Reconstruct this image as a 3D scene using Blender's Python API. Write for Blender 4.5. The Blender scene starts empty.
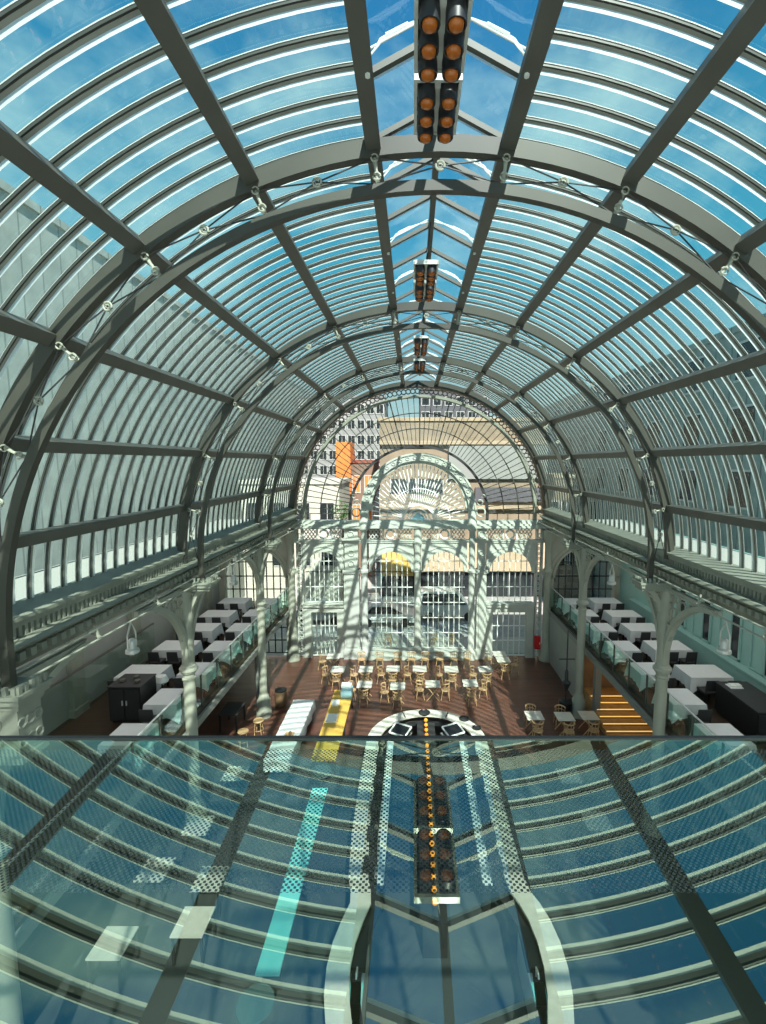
import bpy, math, random
from math import sin, cos, pi, radians as R
random.seed(7)
C = bpy.context.scene.collection
VC = 8.45            # height of the vault's axis; x = 0 is the hall's centre line, +y runs down the hall, floor z = 0
RIBS = (6.85, 13.4, 20.0)
WALL_Y = 26.6

# ------------------------------------------------------------------ materials
def mat(name, col, rough=.5, metal=0., noise=0., scale=8., emit=0., spec=.5):
    m = bpy.data.materials.new(name); m.use_nodes = True
    nt = m.node_tree; b = nt.nodes['Principled BSDF']
    b.inputs['Base Color'].default_value = (*col, 1)
    b.inputs['Roughness'].default_value = rough
    b.inputs['Metallic'].default_value = metal
    b.inputs['Specular IOR Level'].default_value = spec
    if emit:
        b.inputs['Emission Color'].default_value = (*col, 1); b.inputs['Emission Strength'].default_value = emit
    if noise:
        t = nt.nodes.new('ShaderNodeTexCoord'); n = nt.nodes.new('ShaderNodeTexNoise')
        n.inputs['Scale'].default_value = scale; n.inputs['Detail'].default_value = 4
        r = nt.nodes.new('ShaderNodeValToRGB')
        r.color_ramp.elements[0].position = .3; r.color_ramp.elements[1].position = .7
        r.color_ramp.elements[0].color = (*[max(0, c*(1-noise)) for c in col], 1)
        r.color_ramp.elements[1].color = (*[min(1, c*(1+noise)) for c in col], 1)
        nt.links.new(t.outputs['Object'], n.inputs['Vector']); nt.links.new(n.outputs['Fac'], r.inputs['Fac'])
        nt.links.new(r.outputs['Color'], b.inputs['Base Color'])
    return m

def glass(name, tint, refl=.08, rough=.02, gl=(1, 1, 1)):
    m = bpy.data.materials.new(name); m.use_nodes = True
    nt = m.node_tree; nt.nodes.clear()
    o = nt.nodes.new('ShaderNodeOutputMaterial'); mx = nt.nodes.new('ShaderNodeMixShader')
    t = nt.nodes.new('ShaderNodeBsdfTransparent'); g = nt.nodes.new('ShaderNodeBsdfGlossy')
    t.inputs['Color'].default_value = (*tint, 1); g.inputs['Roughness'].default_value = rough
    g.inputs['Color'].default_value = (*gl, 1); mx.inputs['Fac'].default_value = refl
    nt.links.new(t.outputs[0], mx.inputs[1]); nt.links.new(g.outputs[0], mx.inputs[2]); nt.links.new(mx.outputs[0], o.inputs[0])
    return m

def planks(name, cols, sx, sy, rough=.35):
    m = mat(name, cols[0], rough); nt = m.node_tree; b = nt.nodes['Principled BSDF']
    t = nt.nodes.new('ShaderNodeTexCoord'); br = nt.nodes.new('ShaderNodeTexBrick'); n = nt.nodes.new('ShaderNodeTexNoise')
    br.inputs['Scale'].default_value = 1; br.inputs['Brick Width'].default_value = sx; br.inputs['Row Height'].default_value = sy
    br.inputs['Mortar Size'].default_value = min(sx, sy)*.04; br.offset = .5
    br.inputs['Color1'].default_value = (*cols[0], 1); br.inputs['Color2'].default_value = (*cols[1], 1); br.inputs['Mortar'].default_value = (*cols[2], 1)
    n.inputs['Scale'].default_value = 1.2
    mx = nt.nodes.new('ShaderNodeMixRGB'); mx.blend_type = 'MULTIPLY'; mx.inputs['Fac'].default_value = .5
    nt.links.new(t.outputs['Object'], br.inputs['Vector']); nt.links.new(t.outputs['Object'], n.inputs['Vector'])
    nt.links.new(br.outputs['Color'], mx.inputs[1]); nt.links.new(n.outputs['Fac'], mx.inputs[2]); nt.links.new(mx.outputs[0], b.inputs['Base Color'])
    return m

M = {}
M['steel'] = mat('grey_paint', (.10, .10, .084), .5, noise=.12, scale=1.5)
M['rib'] = mat('rib_paint', (.05, .05, .04), .5, noise=.12, scale=1.5)
M['dark_steel'] = mat('dark_fin_paint', (.035, .04, .035), .45)
M['fin'] = mat('fin_paint', (.34, .35, .31), .45)
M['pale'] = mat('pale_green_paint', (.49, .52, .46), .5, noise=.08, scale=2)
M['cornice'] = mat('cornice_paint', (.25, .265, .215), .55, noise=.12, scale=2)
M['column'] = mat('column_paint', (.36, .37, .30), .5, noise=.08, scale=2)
M['white'] = mat('white_paint', (.82, .85, .80), .5)
M['black'] = mat('black_plastic', (.012, .013, .014), .4)
M['charcoal'] = mat('charcoal', (.035, .036, .038), .5)
M['hood'] = mat('hood', (.02, .021, .024), .45)
M['amber'] = mat('amber_glass', (.40, .105, .012), .12)
M['orange'] = mat('orange_lamp', (1., .34, .03), .3, emit=.45)
M['wood'] = mat('bent_wood', (.50, .33, .17), .5, noise=.15, scale=12)
M['dark_teal'] = mat('dark_teal', (.07, .13, .13), .5)
M['slat'] = mat('pale_slats', (.66, .65, .57), .55, noise=.1, scale=4)
M['cloth'] = mat('white_linen', (.74, .76, .76), .8, noise=.03, scale=6)
M['yellow'] = mat('yellow_cloth', (.68, .43, .08), .7, noise=.12, scale=3)
M['turquoise'] = mat('turquoise_top', (.25, .80, .76), .4)
M['blue_box'] = mat('pale_blue', (.33, .60, .68), .5)
M['stone_top'] = mat('cream_counter', (.74, .70, .60), .35, noise=.1, scale=5)
M['inox'] = mat('stainless', (.70, .73, .73), .4, metal=.5)
M['bar_front'] = mat('bar_front', (.10, .085, .07), .5)
M['red'] = mat('red_box', (.65, .02, .02), .4)
M['brown'] = mat('brown_panel', (.20, .125, .07), .5, noise=.15, scale=3)
M['step'] = mat('oak_step', (.36, .22, .09), .5, noise=.12, scale=4)
M['step_light'] = mat('step_light', (1., .62, .18), .4, emit=.7)
M['wall_grey'] = mat('grey_wall', (.30, .32, .30), .7, noise=.06, scale=1)
M['wall_teal'] = mat('pale_teal_wall', (.27, .47, .44), .6, noise=.05, scale=1)
M['ceil'] = mat('aisle_ceiling', (.42, .42, .38), .7)
M['slab'] = mat('slab_edge', (.22, .23, .21), .6)
M['floor'] = planks('red_brown_boards', ((.215, .092, .062), (.155, .066, .045), (.05, .022, .015)), 1.3, .14, .32)
M['floor_up'] = planks('dark_brown_boards', ((.062, .038, .018), (.05, .03, .015), (.012, .008, .005)), 1.3, .14, .5)
M['dark_floor'] = mat('dark_rubber', (.075, .085, .085), .5)
M['vault_glass'] = glass('vault_glass', (.80, .95, .92), .05)
M['ridge_glass'] = glass('ridge_glass', (.82, .94, .98), .05)
M['win_glass'] = glass('window_glass', (.90, .95, .93), .05)
M['rail_glass'] = glass('balustrade_glass', (.80, .95, .92), .12)
M['asphalt'] = mat('asphalt', (.45, .44, .43), .8, noise=.15, scale=2)
M['ext_white'] = mat('white_render', (.60, .57, .50), .8, noise=.06, scale=.6)
M['ext_tan'] = planks('tan_stone', ((.62, .50, .34), (.56, .45, .31), (.38, .31, .22)), 1.8, .7, .8)
M['ext_brick'] = planks('red_brick', ((.42, .10, .055), (.34, .08, .045), (.30, .20, .15)), .5, .16, .8)
M['ext_orange'] = mat('orange_render', (.80, .25, .06), .8, noise=.1, scale=1)
M['ext_grey'] = planks('grey_panels', ((.30, .30, .31), (.24, .25, .27), (.42, .42, .42)), 1.1, 1.3, .6)
M['ext_dark'] = mat('dark_slate', (.11, .11, .125), .7, noise=.1, scale=1)
M['ext_glass'] = mat('dark_pane', (.025, .03, .035), .12)
M['ext_frame'] = mat('light_frame', (.55, .55, .53), .6)
M['ext_side'] = planks('weathered_stone', ((.68, .72, .67), (.62, .66, .62), (.42, .46, .43)), 3.2, 1.0, .8)
M['ext_slate'] = planks('teal_grey_panels', ((.36, .43, .41), (.31, .385, .37), (.17, .21, .205)), 2.4, 1.2, .5)
M['awning_y'] = mat('yellow_awning', (.78, .48, .12), .7)
M['awning_t'] = mat('tan_awning', (.62, .47, .33), .7)
M['car_white'] = mat('white_car', (.80, .80, .80), .25)
M['car_grey'] = mat('silver_car', (.48, .50, .52), .25, metal=.3)
M['leaf'] = mat('leaves', (.06, .16, .035), .7, noise=.3, scale=3)
M['bark'] = mat('bark', (.10, .07, .05), .8)
M['spot'] = mat('pale_metal', (.60, .62, .58), .35, metal=.2)

# white translucent glazing gasket: lets the daylight above it shine through
def gasket():
    m = bpy.data.materials.new('white_gasket'); m.use_nodes = True; nt = m.node_tree; nt.nodes.clear()
    o = nt.nodes.new('ShaderNodeOutputMaterial'); mx = nt.nodes.new('ShaderNodeMixShader'); mx.inputs[0].default_value = .62
    d = nt.nodes.new('ShaderNodeBsdfDiffuse'); d.inputs[0].default_value = (.94, .97, .92, 1)
    t = nt.nodes.new('ShaderNodeBsdfTranslucent'); t.inputs[0].default_value = (.98, 1, .96, 1)
    nt.links.new(d.outputs[0], mx.inputs[1]); nt.links.new(t.outputs[0], mx.inputs[2]); nt.links.new(mx.outputs[0], o.inputs[0])
    return m
M['gasket'] = gasket()
def diffusing():  # added pane material, passes sun and soft light onto the bar
    m = bpy.data.materials.new('diffuser_glass'); m.use_nodes = True; nt = m.node_tree; nt.nodes.clear()
    o = nt.nodes.new('ShaderNodeOutputMaterial'); t = nt.nodes.new('ShaderNodeBsdfTranslucent'); t.inputs[0].default_value = (.90, .95, .93, 1)
    c = nt.nodes.new('ShaderNodeBsdfTransparent'); x = nt.nodes.new('ShaderNodeMixShader'); x.inputs[0].default_value = .5
    nt.links.new(t.outputs[0], x.inputs[1]); nt.links.new(c.outputs[0], x.inputs[2]); nt.links.new(x.outputs[0], o.inputs[0]); return m
M['diffusing'] = diffusing()

# coated glass of the ledge, printed with a lattice of dots along its outer edge
def ledge_glass():
    m = bpy.data.materials.new('ledge_glass'); m.use_nodes = True; nt = m.node_tree; nt.nodes.clear()
    N = nt.nodes.new; L = nt.links.new
    o = N('ShaderNodeOutputMaterial'); mx = N('ShaderNodeMixShader'); fm = N('ShaderNodeMixShader')
    t = N('ShaderNodeBsdfTransparent'); t.inputs[0].default_value = (.64, .84, .77, 1)
    g = N('ShaderNodeBsdfGlossy'); g.inputs['Roughness'].default_value = .0; g.inputs[0].default_value = (.88, 1.0, .78, 1)
    d = N('ShaderNodeBsdfDiffuse'); d.inputs[0].default_value = (.03, .045, .05, 1)
    mx.inputs[0].default_value = .28
    tc = N('ShaderNodeTexCoord'); sp = N('ShaderNodeSeparateXYZ'); L(tc.outputs['Object'], sp.inputs[0])
    def math_(op, a, b=None):
        n = N('ShaderNodeMath'); n.operation = op
        for i, v in enumerate((a, b)):
            if v is None: continue
            if isinstance(v, (int, float)): n.inputs[i].default_value = v
            else: L(v, n.inputs[i])
        return n.outputs[0]
    pit = 2*pi/.0078
    a = math_('COSINE', math_('MULTIPLY', math_('ADD', sp.outputs[0], sp.outputs[1]), pit))
    b = math_('COSINE', math_('MULTIPLY', math_('SUBTRACT', sp.outputs[0], sp.outputs[1]), pit))
    dot = math_('GREATER_THAN', math_('ADD', a, b), .2)
    band = math_('MULTIPLY', math_('GREATER_THAN', sp.outputs[1], .535), math_('LESS_THAN', sp.outputs[1], .815))
    L(math_('MULTIPLY', dot, band), fm.inputs[0]); L(t.outputs[0], fm.inputs[1]); L(d.outputs[0], fm.inputs[2])
    L(fm.outputs[0], mx.inputs[1]); L(g.outputs[0], mx.inputs[2]); L(mx.outputs[0], o.inputs[0])
    return m
M['ledge'] = ledge_glass()

# ------------------------------------------------------------------ mesh helpers
class MB:
    def __init__(s): s.v = []; s.f = []
    def box(s, x0, x1, y0, y1, z0, z1):
        n = len(s.v)
        s.v += [(x, y, z) for z in (z0, z1) for y in (y0, y1) for x in (x0, x1)]
        s.f += [tuple(n+i for i in q) for q in ((0, 2, 3, 1), (4, 5, 7, 6), (0, 1, 5, 4), (2, 6, 7, 3), (0, 4, 6, 2), (1, 3, 7, 5))]
        return s
    def hexa(s, p):                       # eight corners: four below, four above
        n = len(s.v); s.v += list(p)
        s.f += [tuple(n+i for i in q) for q in ((3, 2, 1, 0), (4, 5, 6, 7), (0, 1, 5, 4), (1, 2, 6, 5), (2, 3, 7, 6), (3, 0, 4, 7))]
        return s
    def sweep(s, rings, closed=False, caps=True):
        n = len(s.v); k = len(rings[0])
        for r in rings: s.v += list(r)
        m = len(rings)
        for i in range(m if closed else m-1):
            a, b = n+i*k, n+((i+1) % m)*k
            for j in range(k):
                s.f.append((a+j, a+(j+1) % k, b+(j+1) % k, b+j))
        if caps and not closed:
            s.f.append(tuple(n+j for j in range(k))[::-1]); s.f.append(tuple(n+(m-1)*k+j for j in range(k)))
        return s
    def path(s, pts, r, n=8, closed=False):
        rings = []
        m = len(pts)
        for i, p in enumerate(pts):
            a = pts[(i-1) % m] if closed or i else pts[0]; b = pts[(i+1) % m] if closed or i < m-1 else pts[-1]
            d = [b[k]-a[k] for k in range(3)]; l = math.sqrt(sum(c*c for c in d)) or 1; d = [c/l for c in d]
            u = (0, 0, 1) if abs(d[2]) < .9 else (1, 0, 0)
            e = [d[1]*u[2]-d[2]*u[1], d[2]*u[0]-d[0]*u[2], d[0]*u[1]-d[1]*u[0]]; l = math.sqrt(sum(c*c for c in e)); e = [c/l for c in e]
            f = [e[1]*d[2]-e[2]*d[1], e[2]*d[0]-e[0]*d[2], e[0]*d[1]-e[1]*d[0]]
            rr = r[i] if isinstance(r, (list, tuple)) else r
            rings.append([tuple(p[k]+rr*(cos(2*pi*j/n)*e[k]+sin(2*pi*j/n)*f[k]) for k in range(3)) for j in range(n)])
        return s.sweep(rings, closed)
    def bar(s, a, b, w, h):               # straight bar of rectangular section, w across, h in height
        d = [b[k]-a[k] for k in range(3)]; l = math.sqrt(sum(c*c for c in d)); d = [c/l for c in d]
        u = (0, 0, 1) if abs(d[2]) < .95 else (0, 1, 0)
        e = [d[1]*u[2]-d[2]*u[1], d[2]*u[0]-d[0]*u[2], d[0]*u[1]-d[1]*u[0]]; q = math.sqrt(sum(c*c for c in e)); e = [c/q for c in e]
        f = [e[1]*d[2]-e[2]*d[1], e[2]*d[0]-e[0]*d[2], e[0]*d[1]-e[1]*d[0]]
        ring = lambda p: [tuple(p[k]+i*w/2*e[k]+j*h/2*f[k] for k in range(3)) for i, j in ((-1, -1), (1, -1), (1, 1), (-1, 1))]
        return s.sweep([ring(a), ring(b)])
    def arc(s, cx, cz, r0, r1, y0, y1, a0, a1, n=32):   # arch band in an xz plane; angle from straight up, clockwise; degrees
        rings = []
        full = abs(a1-a0) >= 359.9
        for i in range(n if full else n+1):
            t = R(a0+(a1-a0)*i/n); q = []
            for r, y in ((r0, y0), (r1, y0), (r1, y1), (r0, y1)):
                q.append((cx+r*sin(t), y, cz+r*cos(t)))
            rings.append(q)
        return s.sweep(rings, full)
    def arcy(s, x0, x1, cy, cz, r0, r1, a0, a1, n=14):  # the same in a yz plane
        rings = []
        for i in range(n+1):
            t = R(a0+(a1-a0)*i/n)
            rings.append([(x, cy+r*sin(t), cz+r*cos(t)) for r, x in ((r0, x0), (r1, x0), (r1, x1), (r0, x1))])
        return s.sweep(rings)
    def lathe(s, prof, c=(0, 0), n=16):
        rings = [[(c[0]+max(r, .0005)*cos(2*pi*j/n), c[1]+max(r, .0005)*sin(2*pi*j/n), z) for j in range(n)] for r, z in prof]
        return s.sweep(rings)
    def prism(s, poly, z0, z1):
        return s.sweep([[(x, y, z0) for x, y in poly], [(x, y, z1) for x, y in poly]])
    def torus(s, c, R0, r, axis='y', n=16, k=6, sc=1.):
        pts = []
        for i in range(n):
            a = 2*pi*i/n
            pts.append({'y': (c[0]+R0*cos(a), c[1], c[2]+R0*sc*sin(a)), 'x': (c[0], c[1]+R0*cos(a), c[2]+R0*sc*sin(a)), 'z': (c[0]+R0*cos(a), c[1]+R0*sin(a), c[2])}[axis])
        return s.path(pts, r, k, True)
    def move(s, d):
        s.v = [(a+d[0], b+d[1], c+d[2]) for a, b, c in s.v]; return s
    def mirror_x(s):
        s.v = [(-a, b, c) for a, b, c in s.v]; s.f = [f[::-1] for f in s.f]; return s

def link(name, mb, m, parent=None, smooth=False, world=False):
    me = bpy.data.meshes.new(name)
    v = mb.v
    if world and parent is not None:
        l = parent.location if not parent.parent else [parent.location[k]+parent.parent.location[k] for k in range(3)]
        v = [(a-l[0], b-l[1], c-l[2]) for a, b, c in v]
    me.from_pydata(v, [], mb.f); me.materials.append(M[m] if isinstance(m, str) else m)
    me.update()
    import bmesh
    bm = bmesh.new(); bm.from_mesh(me); bmesh.ops.recalc_face_normals(bm, faces=bm.faces); bm.to_mesh(me); bm.free()
    if smooth:
        for p in me.polygons: p.use_smooth = True
        try: me.set_sharp_from_angle(angle=R(40))
        except Exception: pass
    o = bpy.data.objects.new(name, me); C.objects.link(o)
    if parent is not None: o.parent = parent
    return o

def tag(o, label, cat, group=None, kind=None):
    o['label'] = label; o['category'] = cat
    if group: o['group'] = group
    if kind: o['kind'] = kind
    return o
def thing(name, label, cat, loc=(0, 0, 0), rz=0, group=None, kind=None):
    o = bpy.data.objects.new(name, None); C.objects.link(o); o.empty_display_size = .2
    o.location = loc; o.rotation_euler = (0, 0, rz)
    return tag(o, label, cat, group, kind)
def struct(name, label, cat, loc=(0, 0, 0), group=None):
    return thing(name, label, cat, loc, 0, group, 'structure')
def smesh(name, mb, m, label, cat, smooth=False, group=None):
    return tag(link(name, mb, m, None, smooth), label, cat, group, 'structure')
def dup(root, loc, rz=0, label=None, group=None, scale=None):
    r = root.copy(); C.objects.link(r); r.location = loc; r.rotation_euler = (0, 0, rz)
    if scale: r.scale = scale
    if label: r['label'] = label
    if group: r['group'] = group
    for ch in list(root.children):
        c = ch.copy(); C.objects.link(c); c.parent = r
        for g in ch.children:
            d = g.copy(); C.objects.link(d); d.parent = c
    return r
class Maker:                              # first call uses the prototype itself, the next ones copy it
    def __init__(s, root): s.root = root; s.used = False
    def __call__(s, loc, rz=0, label=None, group=None):
        if s.used: return dup(s.root, loc, rz, label, group)
        s.used = True; s.root.location = loc; s.root.rotation_euler = (0, 0, rz)
        if label: s.root['label'] = label
        if group: s.root['group'] = group
        return s.root
ORD = ['first', 'second', 'third', 'fourth', 'fifth', 'sixth', 'seventh', 'eighth', 'ninth', 'tenth', 'eleventh', 'twelfth', 'thirteenth', 'fourteenth', 'fifteenth', 'sixteenth', 'seventeenth', 'eighteenth', 'nineteenth', 'twentieth', 'twenty-first', 'twenty-second', 'twenty-third', 'twenty-fourth', 'twenty-fifth', 'twenty-sixth', 'twenty-seventh', 'twenty-eighth']
SIDE = {-1: 'left', 1: 'right'}

# ------------------------------------------------------------------ shell: floors, walls, aisle ceilings
smesh('floor_near', MB().box(-11.4, 11.4, -.7, 16.9, -.25, 0), 'dark_floor', 'dark grey floor under the near part of the bar, seen through the ledge', 'floor')
smesh('floor', MB().box(-11.4, 11.4, 16.9, 26.55, -.25, 0), 'floor', 'red brown boarded floor of the hall under tables and bar', 'floor')
wb = struct('wall_back', 'half frosted wall in a grey frame, added unseen at the near end to pass light', 'wall')  # unseen mirror wall, made translucent here to light the bar and near floor
n = MB(); n.v = [(-14, -.72, -.2), (14, -.72, -.2), (14, -.72, 16.5), (-14, -.72, 16.5)]; n.f = [(0, 1, 2, 3)]
link('diffuser_pane', n, 'diffusing', wb)
n = MB()
for k in range(15): n.box(-14+2*k-.04, -14+2*k+.04, -.80, -.66, -.2, 16.5)
for k in range(7): n.box(-14, 14, -.80, -.66, k*2.7-.04, k*2.7+.04)
link('wall_frame', n, 'steel', wb)
for s in (-1, 1):
    n = SIDE[s]
    b = MB().box(min(s*7.35, s*11.4), max(s*7.35, s*11.4), -.6, 26.5, 2.72, 3.05)
    sl = struct('balcony_'+n, 'balcony deck along the %s arcade carrying white clothed tables' % n, 'balcony')
    link('floor_deck', MB().box(min(s*7.4, s*11.4), max(s*7.4, s*11.4), -.6, 26.5, 2.95, 3.05), 'floor_up', sl)
    link('slab_edge', MB().box(min(s*7.3, s*11.4), max(s*7.3, s*11.4), -.6, 26.5, 2.70, 2.95), 'slab', sl)
    smesh('ceiling_'+n, MB().box(min(s*7.35, s*11.5), max(s*7.35, s*11.5), -.6, 26.7, 7.75, 8.0), 'ceil', 'flat pale ceiling over the %s balcony' % n, 'ceiling')

# left back wall: grey panels with pilasters and a band of green glass
w = struct('wall_left', 'grey panelled back wall of the left balcony with pilasters', 'wall')
link('panel', MB().box(-11.6, -11.4, -.6, 26.6, 0, 8), 'wall_grey', w)
for y in [1.5, 4.8, 8.1, 11.4, 14.7, 18., 21.3, 24.6]:
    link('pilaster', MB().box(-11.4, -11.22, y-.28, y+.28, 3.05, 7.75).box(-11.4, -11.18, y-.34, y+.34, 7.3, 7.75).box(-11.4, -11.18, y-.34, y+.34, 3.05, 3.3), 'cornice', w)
link('glass_screen', MB().box(-11.16, -11.13, -.4, 19, 3.1, 4.55), 'win_glass', w)
link('top_rail', MB().box(-11.18, -11.11, -.4, 19, 4.55, 4.60), 'steel', w)
# right back wall: pale teal, with dado and narrow dark slots
w = struct('wall_right', 'pale teal back wall of the right balcony with narrow dark windows', 'wall')
link('panel', MB().box(11.4, 11.6, -.6, 26.6, 0, 8), 'wall_teal', w)
link('dado', MB().box(11.1, 11.4, -.6, 24.5, 3.05, 4.0).box(11.05, 11.4, -.6, 24.5, 4.0, 4.06), 'wall_teal', w)
wn = 20
for k, y in enumerate([3.0, 4.7, 6.4, 8.1, 9.8, 11.5, 13.2, 14.9, 16.6, 18.3, 20.0, 21.7]):
    f = struct('window_%d' % wn, 'narrow dark window in the pale teal wall, %s from the near end' % ORD[k], 'window', (11.39, y, 4.1)); wn += 1
    link('pane', MB().box(-.02, 0, -.22, .22, .05, 2.95), 'ext_glass', f)
    link('window_frame', MB().box(-.07, 0, -.28, -.22, 0, 3).box(-.07, 0, .22, .28, 0, 3).box(-.07, 0, -.28, .28, 2.95, 3.03).box(-.07, 0, -.28, .28, -.03, .05).box(-.05, 0, .28, .9, 0, .03).box(-.05, 0, .9, .94, 0, 3), 'wall_teal', f)
# wall under the right balcony and the stair
smesh('wall_under', MB().box(7.33, 7.5, 21.2, 26.5, 0, 2.7), 'wall_grey', 'grey wall below the right balcony between stair and end wall', 'wall')
smesh('partition_wall', MB().box(7.5, 11.4, 21.0, 21.2, 0, 2.7), 'brown', 'brown timber panel at the head of the golden steps', 'wall')
st = struct('staircase', 'golden lit wooden steps under the right balcony', 'stairs', (0, 0, 0))
for k in range(7):
    p = link('step', MB().box(7.55, 9.9, 18.05+k*.36, 20.95, k*.12, k*.12+.12), 'step', st)
    link('step_light', MB().box(7.6, 9.85, 18.03+k*.36, 18.05+k*.36, k*.12+.07, k*.12+.105), 'step_light', p)
link('stringer', MB().box(9.9, 10.05, 17.8, 20.95, 0, 2.6), 'brown', st)

# ------------------------------------------------------------------ glass balustrades
for s in (-1, 1):
    b = thing('glass_balustrade', 'clear green glass balustrade with slim steel handrail edging the %s balcony' % SIDE[s], 'balustrade', (s*7.5, 0, 3.05))
    y = -.4; k = 0
    while y < 25.8:
        link('glass_panel', MB().box(-.01, .01, y+.02, y+1.28, -.1, 1.05), 'rail_glass', b)
        link('post', MB().box(-.025, .025, y-.02, y+.02, 0, 1.1), 'steel', b)
        y += 1.3
    link('handrail', MB().path([(0, -.5, 1.12), (0, 26.2, 1.12)], .028, 8), 'inox', b, True)

# ------------------------------------------------------------------ columns with brackets
def column_root(s, i):
    where = ('beside the glass ledge', 'nearest one rising in front of', 'farther one rising in front of')[i]
    c = struct('iron_column', 'grey iron column with ringed shaft and scrolled brackets, %s the %s balcony' % (where, SIDE[s]) if i else
               'grey iron column seen through the glass ledge, by the %s balcony' % SIDE[s], 'column', (s*7.0, RIBS[i], 0))
    link('base', MB().lathe([(.34, 0), (.34, .25), (.30, .3), (.30, .75), (.24, .82), (.22, .95), (.17, 1.05)], n=12), 'column', c, True)
    link('shaft', MB().lathe([(.17, 1.0), (.165, 4.95), (.16, 5.2), (.175, 5.25), (.165, 6.6), (.2, 6.7), (.2, 7.56)], n=18), 'column', c, True)
    link('ring', MB().lathe([(.17, 5.02), (.19, 5.03), (.22, 5.08), (.22, 5.11), (.26, 5.13), (.26, 5.2), (.22, 5.22), (.2, 5.28), (.17, 5.3)], n=18).lathe([(.165, 4.84), (.195, 4.85), (.195, 4.9), (.165, 4.91)], n=18), 'column', c, True)
    for d in (-1, 1):                     # spandrel brackets along the arcade
        mb = MB()
        rings = []
        for q in range(15):
            t = pi/2*q/14
            yy = d*(.15+2.15*(1-cos(t))); zz = 5.35+2.15*sin(t)
            rings.append([(-.07, yy, zz), (.07, yy, zz), (.07, yy+d*.16*-cos(t)*-1, zz-.0+.02), (-.07, yy+d*.16*cos(t), zz+.02)] if 0 else
                         [(x, yy-d*rr*-cos(t)*-1*0+d*rr*0-d*0, zz) for x, rr in ((-.09, 0), (.09, 0))]
                         + [(x, yy-d*.14*cos(t), zz+.14*sin(t)) for x in (.09, -.09)])
        mb.sweep(rings)
        br = link('bracket', mb, 'column', c)
        sc = MB()
        for (yy, zz, rr) in ((.30, 6.55, .12), (.42, 6.95, .17), (.85, 7.25, .16), (1.25, 7.38, .1), (.27, 6.2, .08), (.3, 7.32, .13), (.6, 7.4, .1)):
            sc.torus((0, d*yy, zz), rr, .03, 'x', 14, 5)
        sc.box(-.05, .05, min(d*.15, d*2.4), max(d*.15, d*2.4), 7.5, 7.66)
        sc.bar((0, d*.2, 6.0), (0, d*.72, 7.5), .05, .05).bar((0, d*.2, 6.6), (0, d*1.3, 7.5), .04, .04)
        link('scroll_work', sc, 'column', br)
    mb = MB(); rings = []
    for q in range(13):                   # bracket towards the hall, under the rib foot
        t = pi/2*q/12
        xx = -s*(.14+.62*(1-cos(t))); zz = 6.4+1.15*sin(t)
        rings.append([(xx, -.06, zz), (xx, .06, zz), (xx+s*.13*cos(t), .06, zz+.13*sin(t)), (xx+s*.13*cos(t), -.06, zz+.13*sin(t))])
    mb.sweep(rings)
    mb.torus((-s*.22, 0, 7.3), .14, .03, 'y', 12, 5).torus((-s*.45, 0, 7.45), .09, .025, 'y', 12, 5)
    link('inner_bracket', mb, 'column', c)
    # moulded pedestal that carries the foot of the roof rib
    x0, x1 = (-.88, .2) if s > 0 else (-.2, .88)
    p = MB().box(x0, x1, -.3, .3, 7.38, 7.48).box(x0+.06, x1-.06, -.24, .24, 7.28, 7.38).box(x0-.04, x1+.04, -.34, .34, 7.48, 7.54)
    if i == 0:
        p.box(x0+.1, x1-.1, -.22, .22, 6.55, 7.28).box(x0+.05, x1-.05, -.26, .26, 6.45, 6.55)
        for q in range(3):
            for zz in (6.75, 7.05): p.torus((x0+.25+.2*q, -.23, zz), .08, .02, 'y', 12, 5).torus((x0+.1 if s > 0 else x1-.1, -.15+.15*q, zz), .07, .02, 'x', 12, 5)
    p.move((0, 0, .28))
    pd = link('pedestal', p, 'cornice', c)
    cr = MB()
    for q in range(5):
        yy = -.24+.12*q
        cr.box(x0+.0, x0+.05, yy-.03, yy+.03, 7.54, 7.66) if s > 0 else cr.box(x1-.05, x1, yy-.03, yy+.03, 7.54, 7.66)
    for q in range(8):
        xx = x0+.1+.13*q
        cr.box(xx-.03, xx+.03, -.3, -.25, 7.54, 7.66)
    cr.move((0, 0, .28))
    link('cresting', cr, 'cornice', pd)
    return c
for s in (-1, 1):
    for i in range(3): column_root(s, i)

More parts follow.
